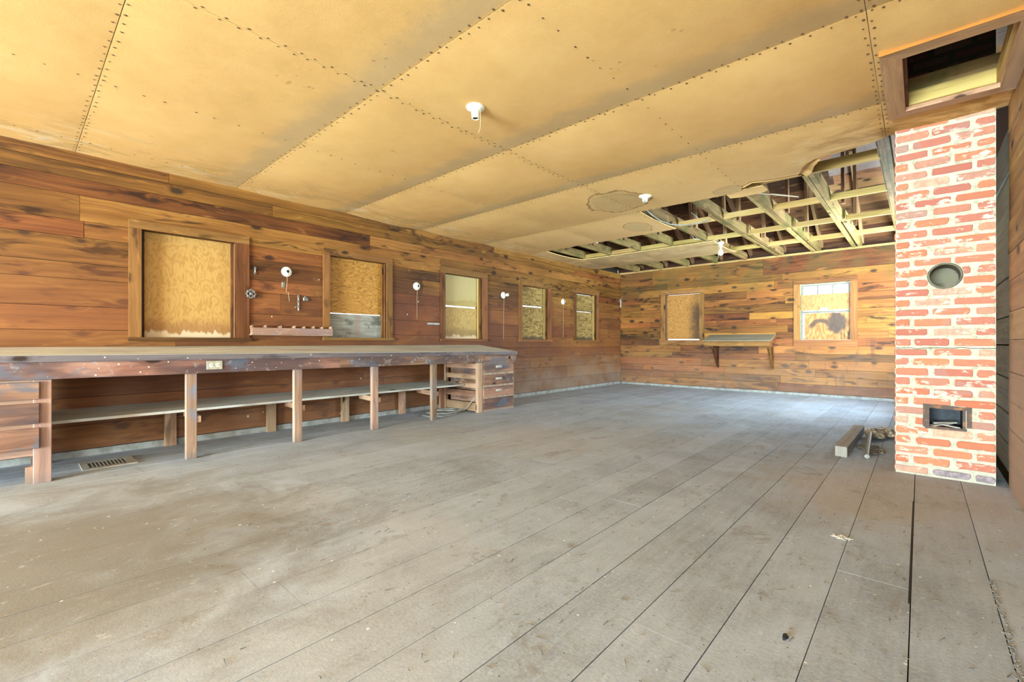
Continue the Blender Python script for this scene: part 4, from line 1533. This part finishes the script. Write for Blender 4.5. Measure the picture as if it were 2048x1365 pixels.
CH = 0.0742
HALF = 0.2128
for row in range(48):
    zc = 0.012 + CH * row + 0.026
    if 2.595 < zc < 2.66:
        pass
    bh = rk.uniform(0.046, 0.053)
    mat = M['brick'] if zc < 2.66 else M['attic_brick']
    jw = rk.uniform(0.024, 0.032)
    W2 = (CX1 - CX0)
    if row % 2 == 0:
        xs = [(0, 0.185), (0.213, 0.412), (0.440, W2)]
    else:
        xs = [(0, 0.080), (0.108, 0.300), (0.328, W2)]
    xs2 = []
    for k, (a, c) in enumerate(xs):
        cut = None
        if abs(zc - FLUE[1]) < FLUE[2] + 0.012:
            w_ = math.sqrt(max(0, (FLUE[2] + .016) ** 2 - (zc - FLUE[1]) ** 2))
            cut = (FLUE[0] - CX0 - w_, FLUE[0] - CX0 + w_)
        elif DOOR[2] - .01 < zc < DOOR[3] + .02:
            cut = (DOOR[0] - .03 - CX0, DOOR[1] + .035 - CX0)
        if cut is None or cut[1] <= a or cut[0] >= c:
            xs2.append((k, a, c))
        else:
            if cut[0] - a > .02:
                xs2.append((k, a, cut[0]))
            if c - cut[1] > .02:
                xs2.append((3, cut[1], c))
    for k, a, c in xs2:
        a2 = a + (rk.uniform(-.008, .008) if k else 0.002)
        c2 = c + (rk.uniform(-.008, .008) if k < 2 else -0.003)
        m2 = mat
        if row == 0 and k > 0:
            m2 = M['brick_dark']
        if zc > 3.75:
            continue
        brick(CX0 + (a2 + c2) / 2, zc + rk.uniform(-.002, .002), c2 - a2, bh, 'front', m2)
    # left side
    D = CY1 - CY0
    if zc < 2.66:
        ys = [(0, 0.080), (0.108, 0.300), (0.328, D)] if row % 2 == 0 else [(0, 0.185), (0.213, 0.412), (0.440, D)]
        for a, c in ys:
            brick(-(CY0 + (a + c) / 2), zc, c - a - .003, bh, 'side', M['brick'])
# flue thimble
fy = CY0
t = MB()
t.lathe((FLUE[0], fy, FLUE[1]), (0, -1, 0), [(-0.012, 0.098), (0.004, 0.096), (0.010, 0.090), (0.008, 0.083), (-0.01, 0.0815), (-0.20, 0.0815)], 40)
t.build('flue_ring', M['clay'], chim, True)
t = MB()
t.lathe((FLUE[0], fy, FLUE[1]), (0, -1, 0), [(-0.20, 0.082), (-0.21, 0.10), (-0.24, 0.001)], 32)
t.build('flue_lining', M['clay'], chim, True)
# soot door frame
d0, d1, e0, e1 = DOOR
t = MB()
t.box(d0 - .036, d0, fy - .013, fy + .05, e0 - .004, e1 + .022)
t.build('frame_side', M['rust'], chim)
t = MB()
t.box(d1, d1 + .014, fy - .013, fy + .05, e0 - .01, e1).box(d1 + .02, d1 + .046, fy - .009, fy + .02, e0 + .01, e1 + .012)
t.build('frame_side', M['rust'], chim)
t = MB()
t.hexa([(d0 - .036, fy - .012, e1), (d1 + .046, fy - .012, e1 - .006), (d1 + .046, fy + .05, e1 - .006), (d0 - .036, fy + .05, e1),
        (d0 - .036, fy - .012, e1 + .028), (d1 + .046, fy - .012, e1 + .018), (d1 + .046, fy + .05, e1 + .018), (d0 - .036, fy + .05, e1 + .028)])
t.build('frame_top', M['rust'], chim)
MB().box(d0 - .025, d1 + .02, fy - .012, fy + .05, e0 - .014, e0 + .004).build('frame_bottom', M['rust'], chim)
s = MB()
s.box(d0 - .02, d0 + .001, fy + .01, fy + .26, e0 - .02, e1 + .02).box(d1 - .001, d1 + .02, fy + .01, fy + .26, e0 - .02, e1 + .02)
s.box(d0, d1, fy + .01, fy + .26, e0 - .02, e0).box(d0, d1, fy + .01, fy + .26, e1, e1 + .02).box(d0 - .02, d1 + .02, fy + .25, fy + .27, e0 - .02, e1 + .02)
s.build('soot_box', M['soot'], chim)
s = MB()
s.bar((d0 + .01, fy + .02, e0 + .006), (d0 + .12, fy + .08, e0 + .03), .05, .008)
s.bar((d0 + .07, fy + .03, e0 + .02), (d1 - .01, fy + .02, e0 + .005), .045, .008)
s.bar((d0 + .02, fy + .08, e0 + .02), (d1 - .03, fy + .1, e0 + .034), .06, .01)
s.build('broken_slabs', M['blockwood'], chim)

# ------------------------------------------------------------------ workbench
bench = empty('workbench', (-5.0, 2.2, 0), 'long built-in workbench with grey dusty top and paint-splashed front rail', 'workbench')


def zt(x, y):
    """height of the worn, slightly sunken bench top"""
    f = (x + 5.44) / 0.81
    front = 0.920 - 0.052 * max(0.0, min(1.0, y / 5.2))
    return 0.962 + (front - 0.962) * f


YA, YE = -1.09, 5.20
FX = -4.605
nb = 4
for k in range(nb):
    xa_ = -5.44 + (FX + 5.44) * k / nb
    xb_ = -5.44 + (FX + 5.44) * (k + 1) / nb - 0.003
    cut = [YA, 3.35 + 0.2 * (k % 2), YE]
    for a, c in zip(cut[:-1], cut[1:]):
        c -= 0.003
        th = 0.045
        MB().hexa([(xa_, a, zt(xa_, a) - th), (xb_, a, zt(xb_, a) - th), (xb_, c, zt(xb_, c) - th), (xa_, c, zt(xa_, c) - th),
                   (xa_, a, zt(xa_, a)), (xb_, a, zt(xb_, a)), (xb_, c, zt(xb_, c)), (xa_, c, zt(xa_, c))], 1).build('top_plank', M['benchtop'], bench)
# front edge strip of the top and the apron rail
e = MB()
e.hexa([(FX, YA, zt(FX, YA) - .047), (FX + .022, YA, zt(FX, YA) - .047), (FX + .022, YE, zt(FX, YE) - .047), (FX, YE, zt(FX, YE) - .047),
        (FX, YA, zt(FX, YA) - .001), (FX + .022, YA, zt(FX, YA) - .001), (FX + .022, YE, zt(FX, YE) - .001), (FX, YE, zt(FX, YE) - .001)], 1)
e.build('edge_strip', M['edge'], bench)
ax0, ax1 = -4.628, -4.606
za = lambda y: 0.742 - 0.028 * max(0, min(1, y / 5.2))
for a, c in ((YA, 2.35), (2.352, 4.515)):
    MB().hexa([(ax0, a, za(a)), (ax1, a, za(a)), (ax1, c, za(c)), (ax0, c, za(c)),
               (ax0, a, zt(FX, a) - .05), (ax1, a, zt(FX, a) - .05), (ax1, c, zt(FX, c) - .05), (ax0, c, zt(FX, c) - .05)], 1).build('apron', M['bench'], bench, bevel=.002)
for y in (1.03, 1.925, 2.79, 3.64):
    lw = 0.078
    MB().box(-4.68, -4.632, y - lw / 2, y + lw / 2, 0.0, za(y) + 0.06, 2).build('leg', M['leg'], bench, bevel=.003)
    MB().bar((-4.64, y + 0.05, 0.335), (-5.05, y + 0.05, 0.348), 0.04, 0.055).build('shelf_arm', M['rawwood'], bench)
for y in (1.03, 1.95, 2.83, 3.68, 4.40):
    MB().box(-5.435, -5.39, y - .045, y + .045, 0.0, 0.40, 2).build('rear_post', M['rawwood'], bench)
# lower shelf
for a, c in ((-1.09, 2.4), (2.402, 4.42)):
    MB().hexa([(-5.43, a, .405), (-4.93, a, .372), (-4.93, c, .372), (-5.43, c, .405), (-5.43, a, .427), (-4.93, a, .394), (-4.93, c, .394), (-5.43, c, .427)], 1).build('shelf_board', M['shelftop'], bench)
o = MB()
o.box(-4.606, -4.598, 1.132, 1.252, 0.764, 0.838)
ob = o.build('outlet_plate', M['outlet'], bench, bevel=.002)
ob['label'] = 'ivory double outlet plate'
for dy in (-0.026, 0.026):
    s = MB().lathe((-4.599, 1.192 + dy, 0.801), (1, 0, 0), [(0, .017), (.003, .017), (.004, .0001)], 16).build('socket', M['ivory'], ob)
    for k in (-.006, .006):
        pass
    MB().box(-4.5955, -4.594, 1.192 + dy - .008, 1.192 + dy - .005, .798, .808).box(-4.5955, -4.594, 1.192 + dy + .005, 1.192 + dy + .008, .798, .808).build('slots', M['dark'], ob)


# cabinets --------------------------------------------------------------------
def hexy(x0, x1, y0, y1, z0, z1, name, mat, par, axis=None, bevel=0.0):
    return MB().box(x0, x1, y0, y1, z0, z1, axis).build(name, mat, par, bevel=bevel)


lc = empty('drawer_cabinet', (-5.0, -0.45, 0), 'drawer unit at the near left end of the bench with three bare knobless drawers', 'cabinet')
hexy(-5.36, -4.655, 0.085, 0.190, 0.70, 0.742, 'top_rail', M['leg'], lc)
hexy(-4.70, -4.635, 0.098, 0.190, 0.0, 0.735, 'corner_post', M['leg'], lc, 2, .003)
hexy(-5.36, -4.70, 0.12, 0.14, 0.20, 0.735, 'side_panel', M['rawwood'], lc, 0)
hexy(-5.40, -5.33, 0.10, 0.19, 0.0, 0.735, 'corner_post', M['leg'], lc, 2)
hexy(-4.70, -4.66, 0.06, 0.11, 0.0, 0.12, 'foot_block', M['leg'], lc, 2)
hexy(-4.66, -4.640, -1.05, 0.10, 0.20, 0.735, 'front_frame', M['leg'], lc, 1)
hexy(-5.36, -4.66, -1.05, 0.10, 0.20, 0.215, 'bottom_panel', M['rawwood'], lc, 1)
for z0, z1 in ((0.600, 0.722), (0.428, 0.572), (0.255, 0.398)):
    hexy(-4.64, -4.612, -1.00, 0.128, z0, z1, 'drawer_front', M['bench'], lc, 1, .003)

rc_ = empty('drawer_cabinet', (-5.0, 4.83, 0), 'drawer unit under the far end of the bench with four dark drawers', 'cabinet')
Yc0, Yc1 = 4.425, 5.175
hexy(-4.70, -4.640, Yc0, Yc0 + .085, 0.0, 0.715, 'corner_post', M['rawwood'], rc_, 2, .003)
hexy(-4.66, -4.640, Yc1 - .022, Yc1, 0.0, 0.715, 'corner_post', M['leg'], rc_, 2)
hexy(-5.40, -5.355, Yc0, Yc0 + .045, 0.0, 0.90, 'corner_post', M['rawwood'], rc_, 2)
hexy(-5.40, -4.66, Yc1 - .020, Yc1 - .001, 0.0, 0.80, 'side_panel', M['leg'], rc_, 0)
hexy(-5.36, -4.66, Yc0 + .25, Yc0 + .262, 0.05, 0.70, 'inner_panel', M['roofwood'], rc_, 0)
for z0, z1 in ((0.015, 0.135), (0.215, 0.305), (0.345, 0.415), (0.475, 0.545), (0.625, 0.70)):
    hexy(-5.36, -4.70, Yc0 + .01, Yc0 + .03, z0, z1, 'side_slat', M['rawwood'], rc_, 0)
for z0, z1 in ((0.14, 0.30), (0.31, 0.47), (0.49, 0.62)):
    hexy(-5.30, -4.70, Yc0 + .05, Yc0 + .065, z0, z1, 'drawer_side', M['bench'], rc_, 0)
hexy(-4.655, -4.646, Yc0 + .085, Yc1 - .02, 0.0, 0.715, 'face_frame', M['leg'], rc_, 2)
fz = [(0.565, 0.700), (0.385, 0.530), (0.215, 0.355), (0.035, 0.190)]
dn = []
for k, (z0, z1) in enumerate(fz):
    d = hexy(-4.646, -4.622, Yc0 + .095, Yc1 - .028, z0, z1, 'drawer', M['bench'], rc_, 1, .002)
    if k < 3:
        h = MB()
        yc, zc = (Yc0 + Yc1) / 2 + .02, (z0 + z1) / 2 + .012
        h.tube([(-4.622, yc - .05, zc), (-4.600, yc - .048, zc), (-4.594, yc - .03, zc), (-4.594, yc + .03, zc), (-4.600, yc + .048, zc), (-4.622, yc + .05, zc)], .0085, 6)
        h.box(-4.6235, -4.617, yc - .062, yc + .062, zc - .016, zc + .016)
        h.build('handle', M['handle'], d)['label'] = 'grey metal pull'
# the apron piece with the square hole at the far end
p = MB()
ha, hb, hz0, hz1 = 5.02, 5.075, 0.755, 0.79
zt1 = zt(FX, 4.8) - .05
p.box(ax0, ax1, 4.52, ha, 0.715, zt1, 1).box(ax0, ax1, hb, YE - .005, 0.715, zt1 - .004, 1).box(ax0, ax1, ha, hb, 0.715, hz0, 1).box(ax0, ax1, ha, hb, hz1, zt1 - .002, 1)
p.build('drawer', M['bench'], rc_)['label'] = 'flat top drawer front with a small square hole'
hexy(-4.645, -4.635, ha - .02, hb + .02, 0.74, 0.80, 'latch_block', M['rust'], rc_)

# ------------------------------------------------------------------ wall shelf on the back wall
sh = empty('wall_shelf', (-2.7, 9.8, 1.0), 'sloping wooden wall desk on two thin brackets between the far windows', 'shelf')
sx0, sx1, syf = -3.32, -2.10, 9.58
MB().hexa([(sx0 - .02, syf - .02, 1.030), (sx1 + .02, syf - .02, 1.030), (sx1 + .01, 9.985, 1.150), (sx0, 9.985, 1.150),
           (sx0 - .02, syf - .02, 1.045), (sx1 + .02, syf - .02, 1.045), (sx1 + .01, 9.985, 1.165), (sx0, 9.985, 1.165)], 0).build('top_board', M['shelfgrey'], sh)
MB().box(sx0, sx1, syf, syf + .02, 0.925, 1.028, 0).build('front_board', M['casing_back'], sh)
for xx in (sx0 + .003, sx1 - .021):
    MB().hexa([(xx, syf + .02, .925), (xx + .018, syf + .02, .925), (xx + .018, 9.985, .925), (xx, 9.985, .925),
               (xx, syf + .02, 1.032), (xx + .018, syf + .02, 1.032), (xx + .018, 9.985, 1.145), (xx, 9.985, 1.145)], 1).build('side_board', M['casing'], sh)
for xx in (-3.16, -2.14):
    br = MB()
    br.bar((xx, syf + .04, .925), (xx, 9.975, .49), .03, .04, (1, 0, 0))
    br.box(xx - .015, xx + .015, 9.955, 9.985, .47, .925)
    br.box(xx - .014, xx + .014, syf + .03, 9.96, .90, .924)
    br.build('bracket', M['casing'], sh)

# ------------------------------------------------------------------ lampholders
def holder(loc, axis, name, label, group, cord=None, bulb=False, r=0.058, cup=0.05, cord_off=(0, 0, 0)):
    o = empty(name, loc, label, 'lampholder', group)
    a = Vector(axis)
    MB().lathe(loc, a, [(-0.004, r * .98), (0.004, r), (0.010, r * .97), (0.018, r * .72), (0.024, r * .46), (cup, r * .40), (cup + .002, r * .34), (cup - .003, r * .30)], 28).build('base', M['porcelain'], o, True)
    MB().lathe(loc, a, [(cup - .0035, r * .31), (cup - .004, .0005)], 20).build('socket', M['dark'], o)
    if bulb:
        MB().lathe(loc, a, [(cup - .003, .012), (cup + .015, .013), (cup + .03, .022), (cup + .048, .030), (cup + .064, .028), (cup + .075, .017), (cup + .080, .001)], 20).build('bulb', M['glassbulb'], o, True)
    if cord:
        L0 = Vector(loc) + a * 0.02 + Vector(cord_off)
        pts = [L0 + Vector(c) for c in cord]
        MB().tube(pts, 0.0018, 5).build('pull_cord', M['string'], o)
    return o


gw = 'porcelain lampholders on the left wall'
holder((XL, 2.131, 1.820), (1, 0, 0), 'lampholder', 'white porcelain lampholder right of the nearest boarded window, kinked pull cord', gw,
       [(0, 0, -.045), (0, 0, -.1), (-.003, -.005, -.17), (-.006, -.010, -.235), (-.004, .005, -.24), (0, .014, -.236), (-.004, .016, -.27), (-.004, .028, -.345)])
holder((XL, 3.953, 1.821), (1, 0, 0), 'lampholder', 'white porcelain lampholder between the second and third left windows', gw, [(0, 0, -.045), (-.01, 0, -.2), (-.012, 0.004, -.48)])
holder((XL, 5.800, 1.833), (1, 0, 0), 'lampholder', 'porcelain lampholder with a round bulb, right of the third left window', gw, [(0, 0, -.045), (-.01, 0, -.3), (-.012, 0.0, -.78)], True)
holder((XL, 7.590, 1.838), (1, 0, 0), 'lampholder', 'farthest porcelain lampholder of the left wall, before the last window', gw, [(0, 0, -.045), (-.01, 0, -.3), (-.012, 0.004, -.72)], False)
holder((-2.295, 2.16, cz(-2.295, 2.16)), (0, 0, -1), 'ceiling_lampholder', 'near ceiling lampholder, white porcelain with two short pull cords', 'ceiling lampholders',
       [(0.036, 0.01, .0), (0.038, 0.012, -.06), (.036, .010, -.14), (.030, .0, -.17)], r=0.064, cup=0.078)
holder((-2.263, 4.705, cz(-2.263, 4.705)), (0, 0, -1), 'ceiling_lampholder', 'small ceiling lampholder beside the grey water stain', 'ceiling lampholders', r=0.068, cup=0.06)
# hanging bulb in the hole
hb_ = empty('hanging_bulb', (-2.45, 7.9, 2.6), 'white bulb in a porcelain holder hanging from the bare blocking', 'bulb')
hx, hy, hz = -2.47, 7.93, 2.655
MB().lathe((hx, hy, hz + .02), (0, 0, -1), [(0, .055), (.01, .058), (.03, .04), (.05, .024), (.085, .022)], 20).build('holder', M['porcelain'], hb_, True)
MB().lathe((hx, hy, hz - .065), (0, 0, -1), [(0, .014), (.03, .018), (.065, .036), (.10, .042), (.125, .034), (.14, .001)], 20).build('glass', M['glassbulb'], hb_, True)
MB().tube([(hx - .03, hy - .03, hz - .05), (hx - .03, hy - .03, hz - .26)], .0022, 5).build('pull_cord', M['string'], hb_)
MB().tube([(hx - .02, hy, hz + .03), (hx - .25, hy - .5, hz + .03), (hx - .22, hy - .9, hz + .09), (hx + .1, hy - 1.3, hz + .14), (hx + .05, hy - 1.45, hz + .2)], .006, 6).build('wire', M['cable'], hb_)
ck = MB().tube([(-2.60, 5.42, 2.70), (-2.585, 5.6, 2.655), (-2.60, 5.85, 2.645), (-2.585, 6.15, 2.65), (-2.5, 6.35, 2.662), (-2.3, 6.43, 2.668), (-2.15, 6.46, 2.70)], .008, 6).build('loose_cable', M['cable'])
tag(ck, 'grey cable looping off the first bared joist at the hole edge', 'cable')
lt = MB().bar((-1.40, 5.62, 2.70), (-1.03, 6.02, 2.665), .035, .012, (0, 0, 1), .012, .008).build('broken_lath', M['lath'])
tag(lt, 'pale splintered lath hanging loose inside the ceiling hole', 'lath')

# ------------------------------------------------------------------ things on the left wall
rk_ = empty('tool_rack', (-5.42, 2.2, 1.1), 'narrow reddish wooden tool rack with notched dividers between the first two windows', 'rack')
MB().box(-5.385, -5.370, 1.745, 2.648, 1.092, 1.165, 1).build('front_rail', M['leg'], rk_)
MB().box(-5.445, -5.370, 1.735, 2.648, 1.080, 1.092, 1).build('bottom_rail', M['leg'], rk_)
for k, y in enumerate((1.745, 1.885, 2.04, 2.195, 2.305, 2.415, 2.52, 2.63)):
    MB().hexa([(-5.445, y, 1.092), (-5.386, y, 1.092), (-5.386, y + .014, 1.092), (-5.445, y + .014, 1.092),
               (-5.445, y - .01, 1.180), (-5.380, y, 1.190 + .006 * (k % 2)), (-5.380, y + .014, 1.190 + .006 * (k % 2)), (-5.445, y + .006, 1.180)], 0).build('divider', M['rawwood'], rk_)
# faucet wheel
g = empty('valve_wheel', (-5.42, 1.745, 1.532), 'round scalloped iron valve wheel hung beside the first window casing', 'valve wheel')
m = MB()
pts = []
for k in range(32):
    a = 2 * PI * k / 32
    rr_ = 0.042 + 0.006 * math.cos(8 * a)
    pts.append((-5.415, 1.745 + rr_ * math.cos(a), 1.532 + rr_ * math.sin(a)))
m.tube(pts, .009, 8, closed=True)
m.build('rim', M['metal'], g, True)
m = MB()
for k in range(4):
    a = PI / 4 + k * PI / 2
    m.bar((-5.415, 1.745, 1.532), (-5.415, 1.745 + .038 * math.cos(a), 1.532 + .038 * math.sin(a)), .012, .008, (1, 0, 0))
m.build('spokes', M['metal'], g)
MB().lathe((-5.45, 1.745, 1.532), (1, 0, 0), [(0, .008), (.03, .012), (.048, .018), (.056, .012), (.056, .0005)], 14).build('hub', M['metal'], g, True)


def ring(y, z, r, t, name, label, cat, mat=None, grp=None):
    pts = [(-5.443, y + r * math.cos(2 * PI * k / 16), z + r * math.sin(2 * PI * k / 16)) for k in range(16)]
    tag(MB().tube(pts, t, 6, closed=True).build(name, mat or M['metal'], None, True), label, cat, grp)


ring(1.838, 1.517, .013, .005, 'washer', 'small round washer nailed just right of the valve wheel', 'washer')
tag(MB().box(-5.449, -5.443, 2.078, 2.112, 1.635, 1.697).build('metal_plate', M['metal'], bevel=.002), 'small grey rectangular metal plate below the first lampholder', 'plate')


def chain(y, z, n, name, label, step=.03, rr_=.011):
    c = empty(name, (-5.44, y, z), label, 'chain')
    for k in range(n):
        pts = []
        for q in range(12):
            a = 2 * PI * q / 12
            if k % 2 == 0:
                pts.append((-5.440, y + rr_ * .8 * math.cos(a), z - k * step + rr_ * 1.7 * math.sin(a)))
            else:
                pts.append((-5.440 + rr_ * .6 * math.cos(a), y + .2 * rr_ * math.cos(a), z - k * step + rr_ * 1.7 * math.sin(a)))
        MB().tube(pts, .0042, 6, closed=True).build('link', M['metal'], c, True)
    return c


chain(2.262, 1.545, 6, 'hanging_chain', 'short hanging chain of grey links above the tool rack')
chain(1.795, 1.815, 3, 'hanging_chain', 'tiny chain stub of rusty links high beside the first window', .022, .010)
m = MB()
m.box(-5.449, -5.425, 2.315, 2.375, 1.495, 1.535)
m.box(-5.449, -5.43, 2.325, 2.36, 1.535, 1.55)
tag(m.build('metal_latch', M['metal'], bevel=.006), 'small square grey latch beside the hanging chain', 'latch')
tag(MB().box(-5.449, -5.441, 4.14, 4.375, 1.268, 1.298, 1).build('metal_strip', M['metal'], bevel=.002), 'thin grey metal strip left of the third window', 'strip')
m = MB()
for k in range(9):
    a = k * 0.7
    m.bar((XL + .01, 9.97, 2.06), (XL + .02 + .10 * abs(math.cos(a)), 9.90 - .03 * k % .1, 2.07 - .10 * abs(math.sin(a * 1.3)) + .02 * math.cos(a)), .014, .003, (0, 0, 1), .004, .002)
m.box(XL + .012, XL + .03, 9.965, 9.98, 1.86, 2.06)
tag(m.build('cobweb_rag', M['rag']), 'pale tattered rag caught in the far room corner', 'rag')

# ------------------------------------------------------------------ things on the floor
# floor register
v = empty('floor_register', (-4.98, 0.54, 0), 'tan metal floor vent grille on the planks under the bench', 'vent')
vx0, vx1, vy0, vy1 = -5.135, -4.82, 0.365, 0.70
m = MB()
m.box(vx0, vx1, vy0, vy0 + .045, 0, .008).box(vx0, vx1, vy1 - .06, vy1, 0, .008).box(vx0, vx0 + .05, vy0 + .045, vy1 - .06, 0, .008).box(vx1 - .05, vx1, vy0 + .045, vy1 - .06, 0, .008)
m.build('frame', M['vent'], v)
MB().box(vx0 + .04, vx1 - .04, vy0 + .04, vy1 - .05, .0005, .0015).build('duct_opening', M['ventdark'], v)
ns = 10
for k in range(1, ns):
    y = vy0 + .045 + (vy1 - vy0 - .105) * k / ns
    MB().box(vx0 + .05, vx1 - .05, y - .003, y + .003, .0015, .0075, 0).build('slat', M['vent'], v)
# timber block
m = MB()
m.hexa([(-0.556, 4.86, 0), (-0.468, 4.85, 0), (-0.452, 6.26, 0), (-0.545, 6.26, 0), (-0.556, 4.86, .090), (-0.468, 4.85, .090), (-0.452, 6.26, .090), (-0.545, 6.26, .090)], 1)
tag(m.build('timber_block', M['blockwood'], bevel=.004), 'square grey timber offcut lying on the floor left of the chimney', 'timber')
tag(MB().tube([(-0.338, 4.93, .019), (-0.372, 5.80, .085)], .018, 14).build('iron_pipe', M['metal'], None, True), 'grey iron pipe leaning on rotten wood beside the timber offcut', 'pipe')
# rotten wood
rr3 = random.Random(17)


def chunk(c, sx, sy, sz, seed, name='chunk', par=None, mat='bark'):
    bm = bmesh.new()
    bmesh.ops.create_icosphere(bm, subdivisions=2, radius=1)
    for q in bm.verts:
        p = q.co.copy()
        k = 1 + 0.55 * mnoise.noise(p * 1.6 + Vector((seed, 0, 0))) + 0.25 * mnoise.noise(p * 5 + Vector((seed, 3, 0)))
        q.co = Vector((p.x * sx * k, p.y * sy * k, max(p.z * sz * k, -sz * .6))) + Vector(c)
    me = bpy.data.meshes.new(name)
    bm.to_mesh(me)
    bm.free()
    me.materials.append(M[mat])
    cc = centred(me)
    o = bpy.data.objects.new(name, me)
    COL.objects.link(o)
    o.location = cc
    if par:
        o.parent = par
        o.location = cc - par.location
    return o


rot = empty('rotten_wood', (-0.3, 5.9, 0), 'shredded rotten log lying behind the iron pipe by the chimney', 'rotten wood')
chunk((-0.35, 5.95, .055), .085, .16, .05, 1.0, 'log', rot)
chunk((-0.24, 6.15, .05), .10, .12, .045, 2.0, 'log', rot)
for k in range(34):
    x = rr3.uniform(-.44, -.15)
    y = 6.0 + (x + .44) * .9 + rr3.uniform(-.1, .14)
    a = rr3.uniform(-.5, .5)
    l = rr3.uniform(.06, .16)
    z = rr3.uniform(.03, .10)
    MB().bar((x, y, z), (x + l * math.cos(a) * .8, y + l * math.sin(a), z + rr3.uniform(-.02, .025)), rr3.uniform(.006, .014), .005, (0, 0, 1), .003, .003).build('splinter', M['bark'], rot)
hole = empty('floor_debris', (-0.36, 5.3, 0), 'dark ragged bark scraps on the floor under the iron pipe', 'debris')
for k in range(16):
    a = rr3.uniform(0, 6.28)
    rad = rr3.uniform(.03, .13)
    x, y = -0.345 + rad * math.cos(a) * .95, 5.33 + rad * math.sin(a) * 1.6
    chunk((x, y, .010), rr3.uniform(.012, .03), rr3.uniform(.015, .05), .011, k + 5.0, 'scrap', hole, 'litter' if k % 3 else 'bark')
# cable coil
cc = MB()
pts = []
for k in range(70):
    a = k * 2 * PI / 28 + 0.5
    rad = 0.235 + 0.03 * math.sin(k * 0.31)
    cx, cy = (-5.0 + .03 * math.sin(k * .09), 3.98) if k < 34 else (-5.02, 4.16)
    pts.append((cx + rad * math.cos(a) * .9, cy + rad * math.sin(a) * 1.15, .007 + .010 * (k > 30) + .004 * (k % 3)))
pts += [(-4.86, 4.36, .03), (-4.80, 4.395, .10), (-4.74, 4.40, .17), (-4.70, 4.412, .22)]
cc.tube(pts, .0058, 7)
tag(cc.build('cable_coil', M['cable'], None, True), 'loose coil of grey cable on the floor by the far bench leg', 'cable')
# leaf litter: one countable few big ones, the rest stuff
m = MB()
rr4 = random.Random(9)
for k in range(1500):
    u_ = rr4.random()
    x, y = rr4.uniform(-5.0, 0.4), rr4.uniform(0.2, 7.5)
    if k < 700:
        x, y = rr4.uniform(-3.2, 0.35), rr4.uniform(0.9, 3.4)
    if (x > -.62 and y > 4.4) or (x < -4.3 and y > 4.3):
        continue
    a = rr4.uniform(0, 6.28)
    l = rr4.choice([.006, .008, .012, .018, .026, .04])
    m.bar((x, y, .0022), (x + l * math.cos(a), y + l * math.sin(a), .0025), rr4.uniform(.001, .0028), .0015, (0, 0, 1), .0008, .001)
tag(m.build('floor_litter', M['litter']), 'scattered straw, chips and grit lying over the plank floor', 'litter', kind='stuff')
tag(chunk((-0.338, 1.749, .006), .008, .018, .006, 3.3, 'dead_bug', None, 'soot'), 'small dark curled leaf on the near floor planks', 'leaf')
bpy.data.objects['dead_bug'].name = 'curled_leaf'
m = MB()
for k in range(26):
    a = rr4.uniform(0, 6.28)
    r0 = rr4.uniform(0, .03)
    m.bar((-0.295 + r0 * math.cos(a), 2.834 + r0 * math.sin(a), .004), (-0.295 + r0 * math.cos(a) + .02 * math.cos(a * 3), 2.834 + r0 * math.sin(a) + .02 * math.sin(a * 3), .008), .002, .002)
tag(m.build('straw_tuft', M['lath']), 'small tuft of straw on the floor before the chimney', 'straw', kind='stuff')

# grit packed into the widest seam, and the open black stretch of another
m = MB()
for k in range(300):
    y = rr4.uniform(0.9, 2.75)
    x = 0.217 + rr4.uniform(-.004, .014)
    m.bar((x, y, .0015), (x + rr4.uniform(-.006, .006), y + rr4.uniform(-.01, .01), .003), rr4.uniform(.002, .006), .002)
g = m.build('seam_grit', M['grit'], floor)
g['kind'] = 'stuff'
m = MB()
m.box(-0.0345, -0.0275, 2.3, 3.8, .0002, .0008)
m.build('open_seam', M['dark'], floor)
c0 = MB()
cp = [(-0.14, .957), (-.05, .960), (-.02, .952), (.02, .958), (.10, .962), (.18, .958), (.22, .966), (.27, .958), (.392, .958)]
for (xa_, za_), (xb_, zb_) in zip(cp[:-1], cp[1:]):
    c0.bar((xa_, CY0 - .001, za_), (xb_, CY0 - .001, zb_), .004, .004)
c0.build('mortar_crack', M['dark'], chim)

# ------------------------------------------------------------------ outside
m = MB()
m.box(-60, 60, -60, 80, -0.7, -0.5)
tag(m.build('ground', M['ground']), 'dry grass ground outside the building', 'ground', kind='structure')
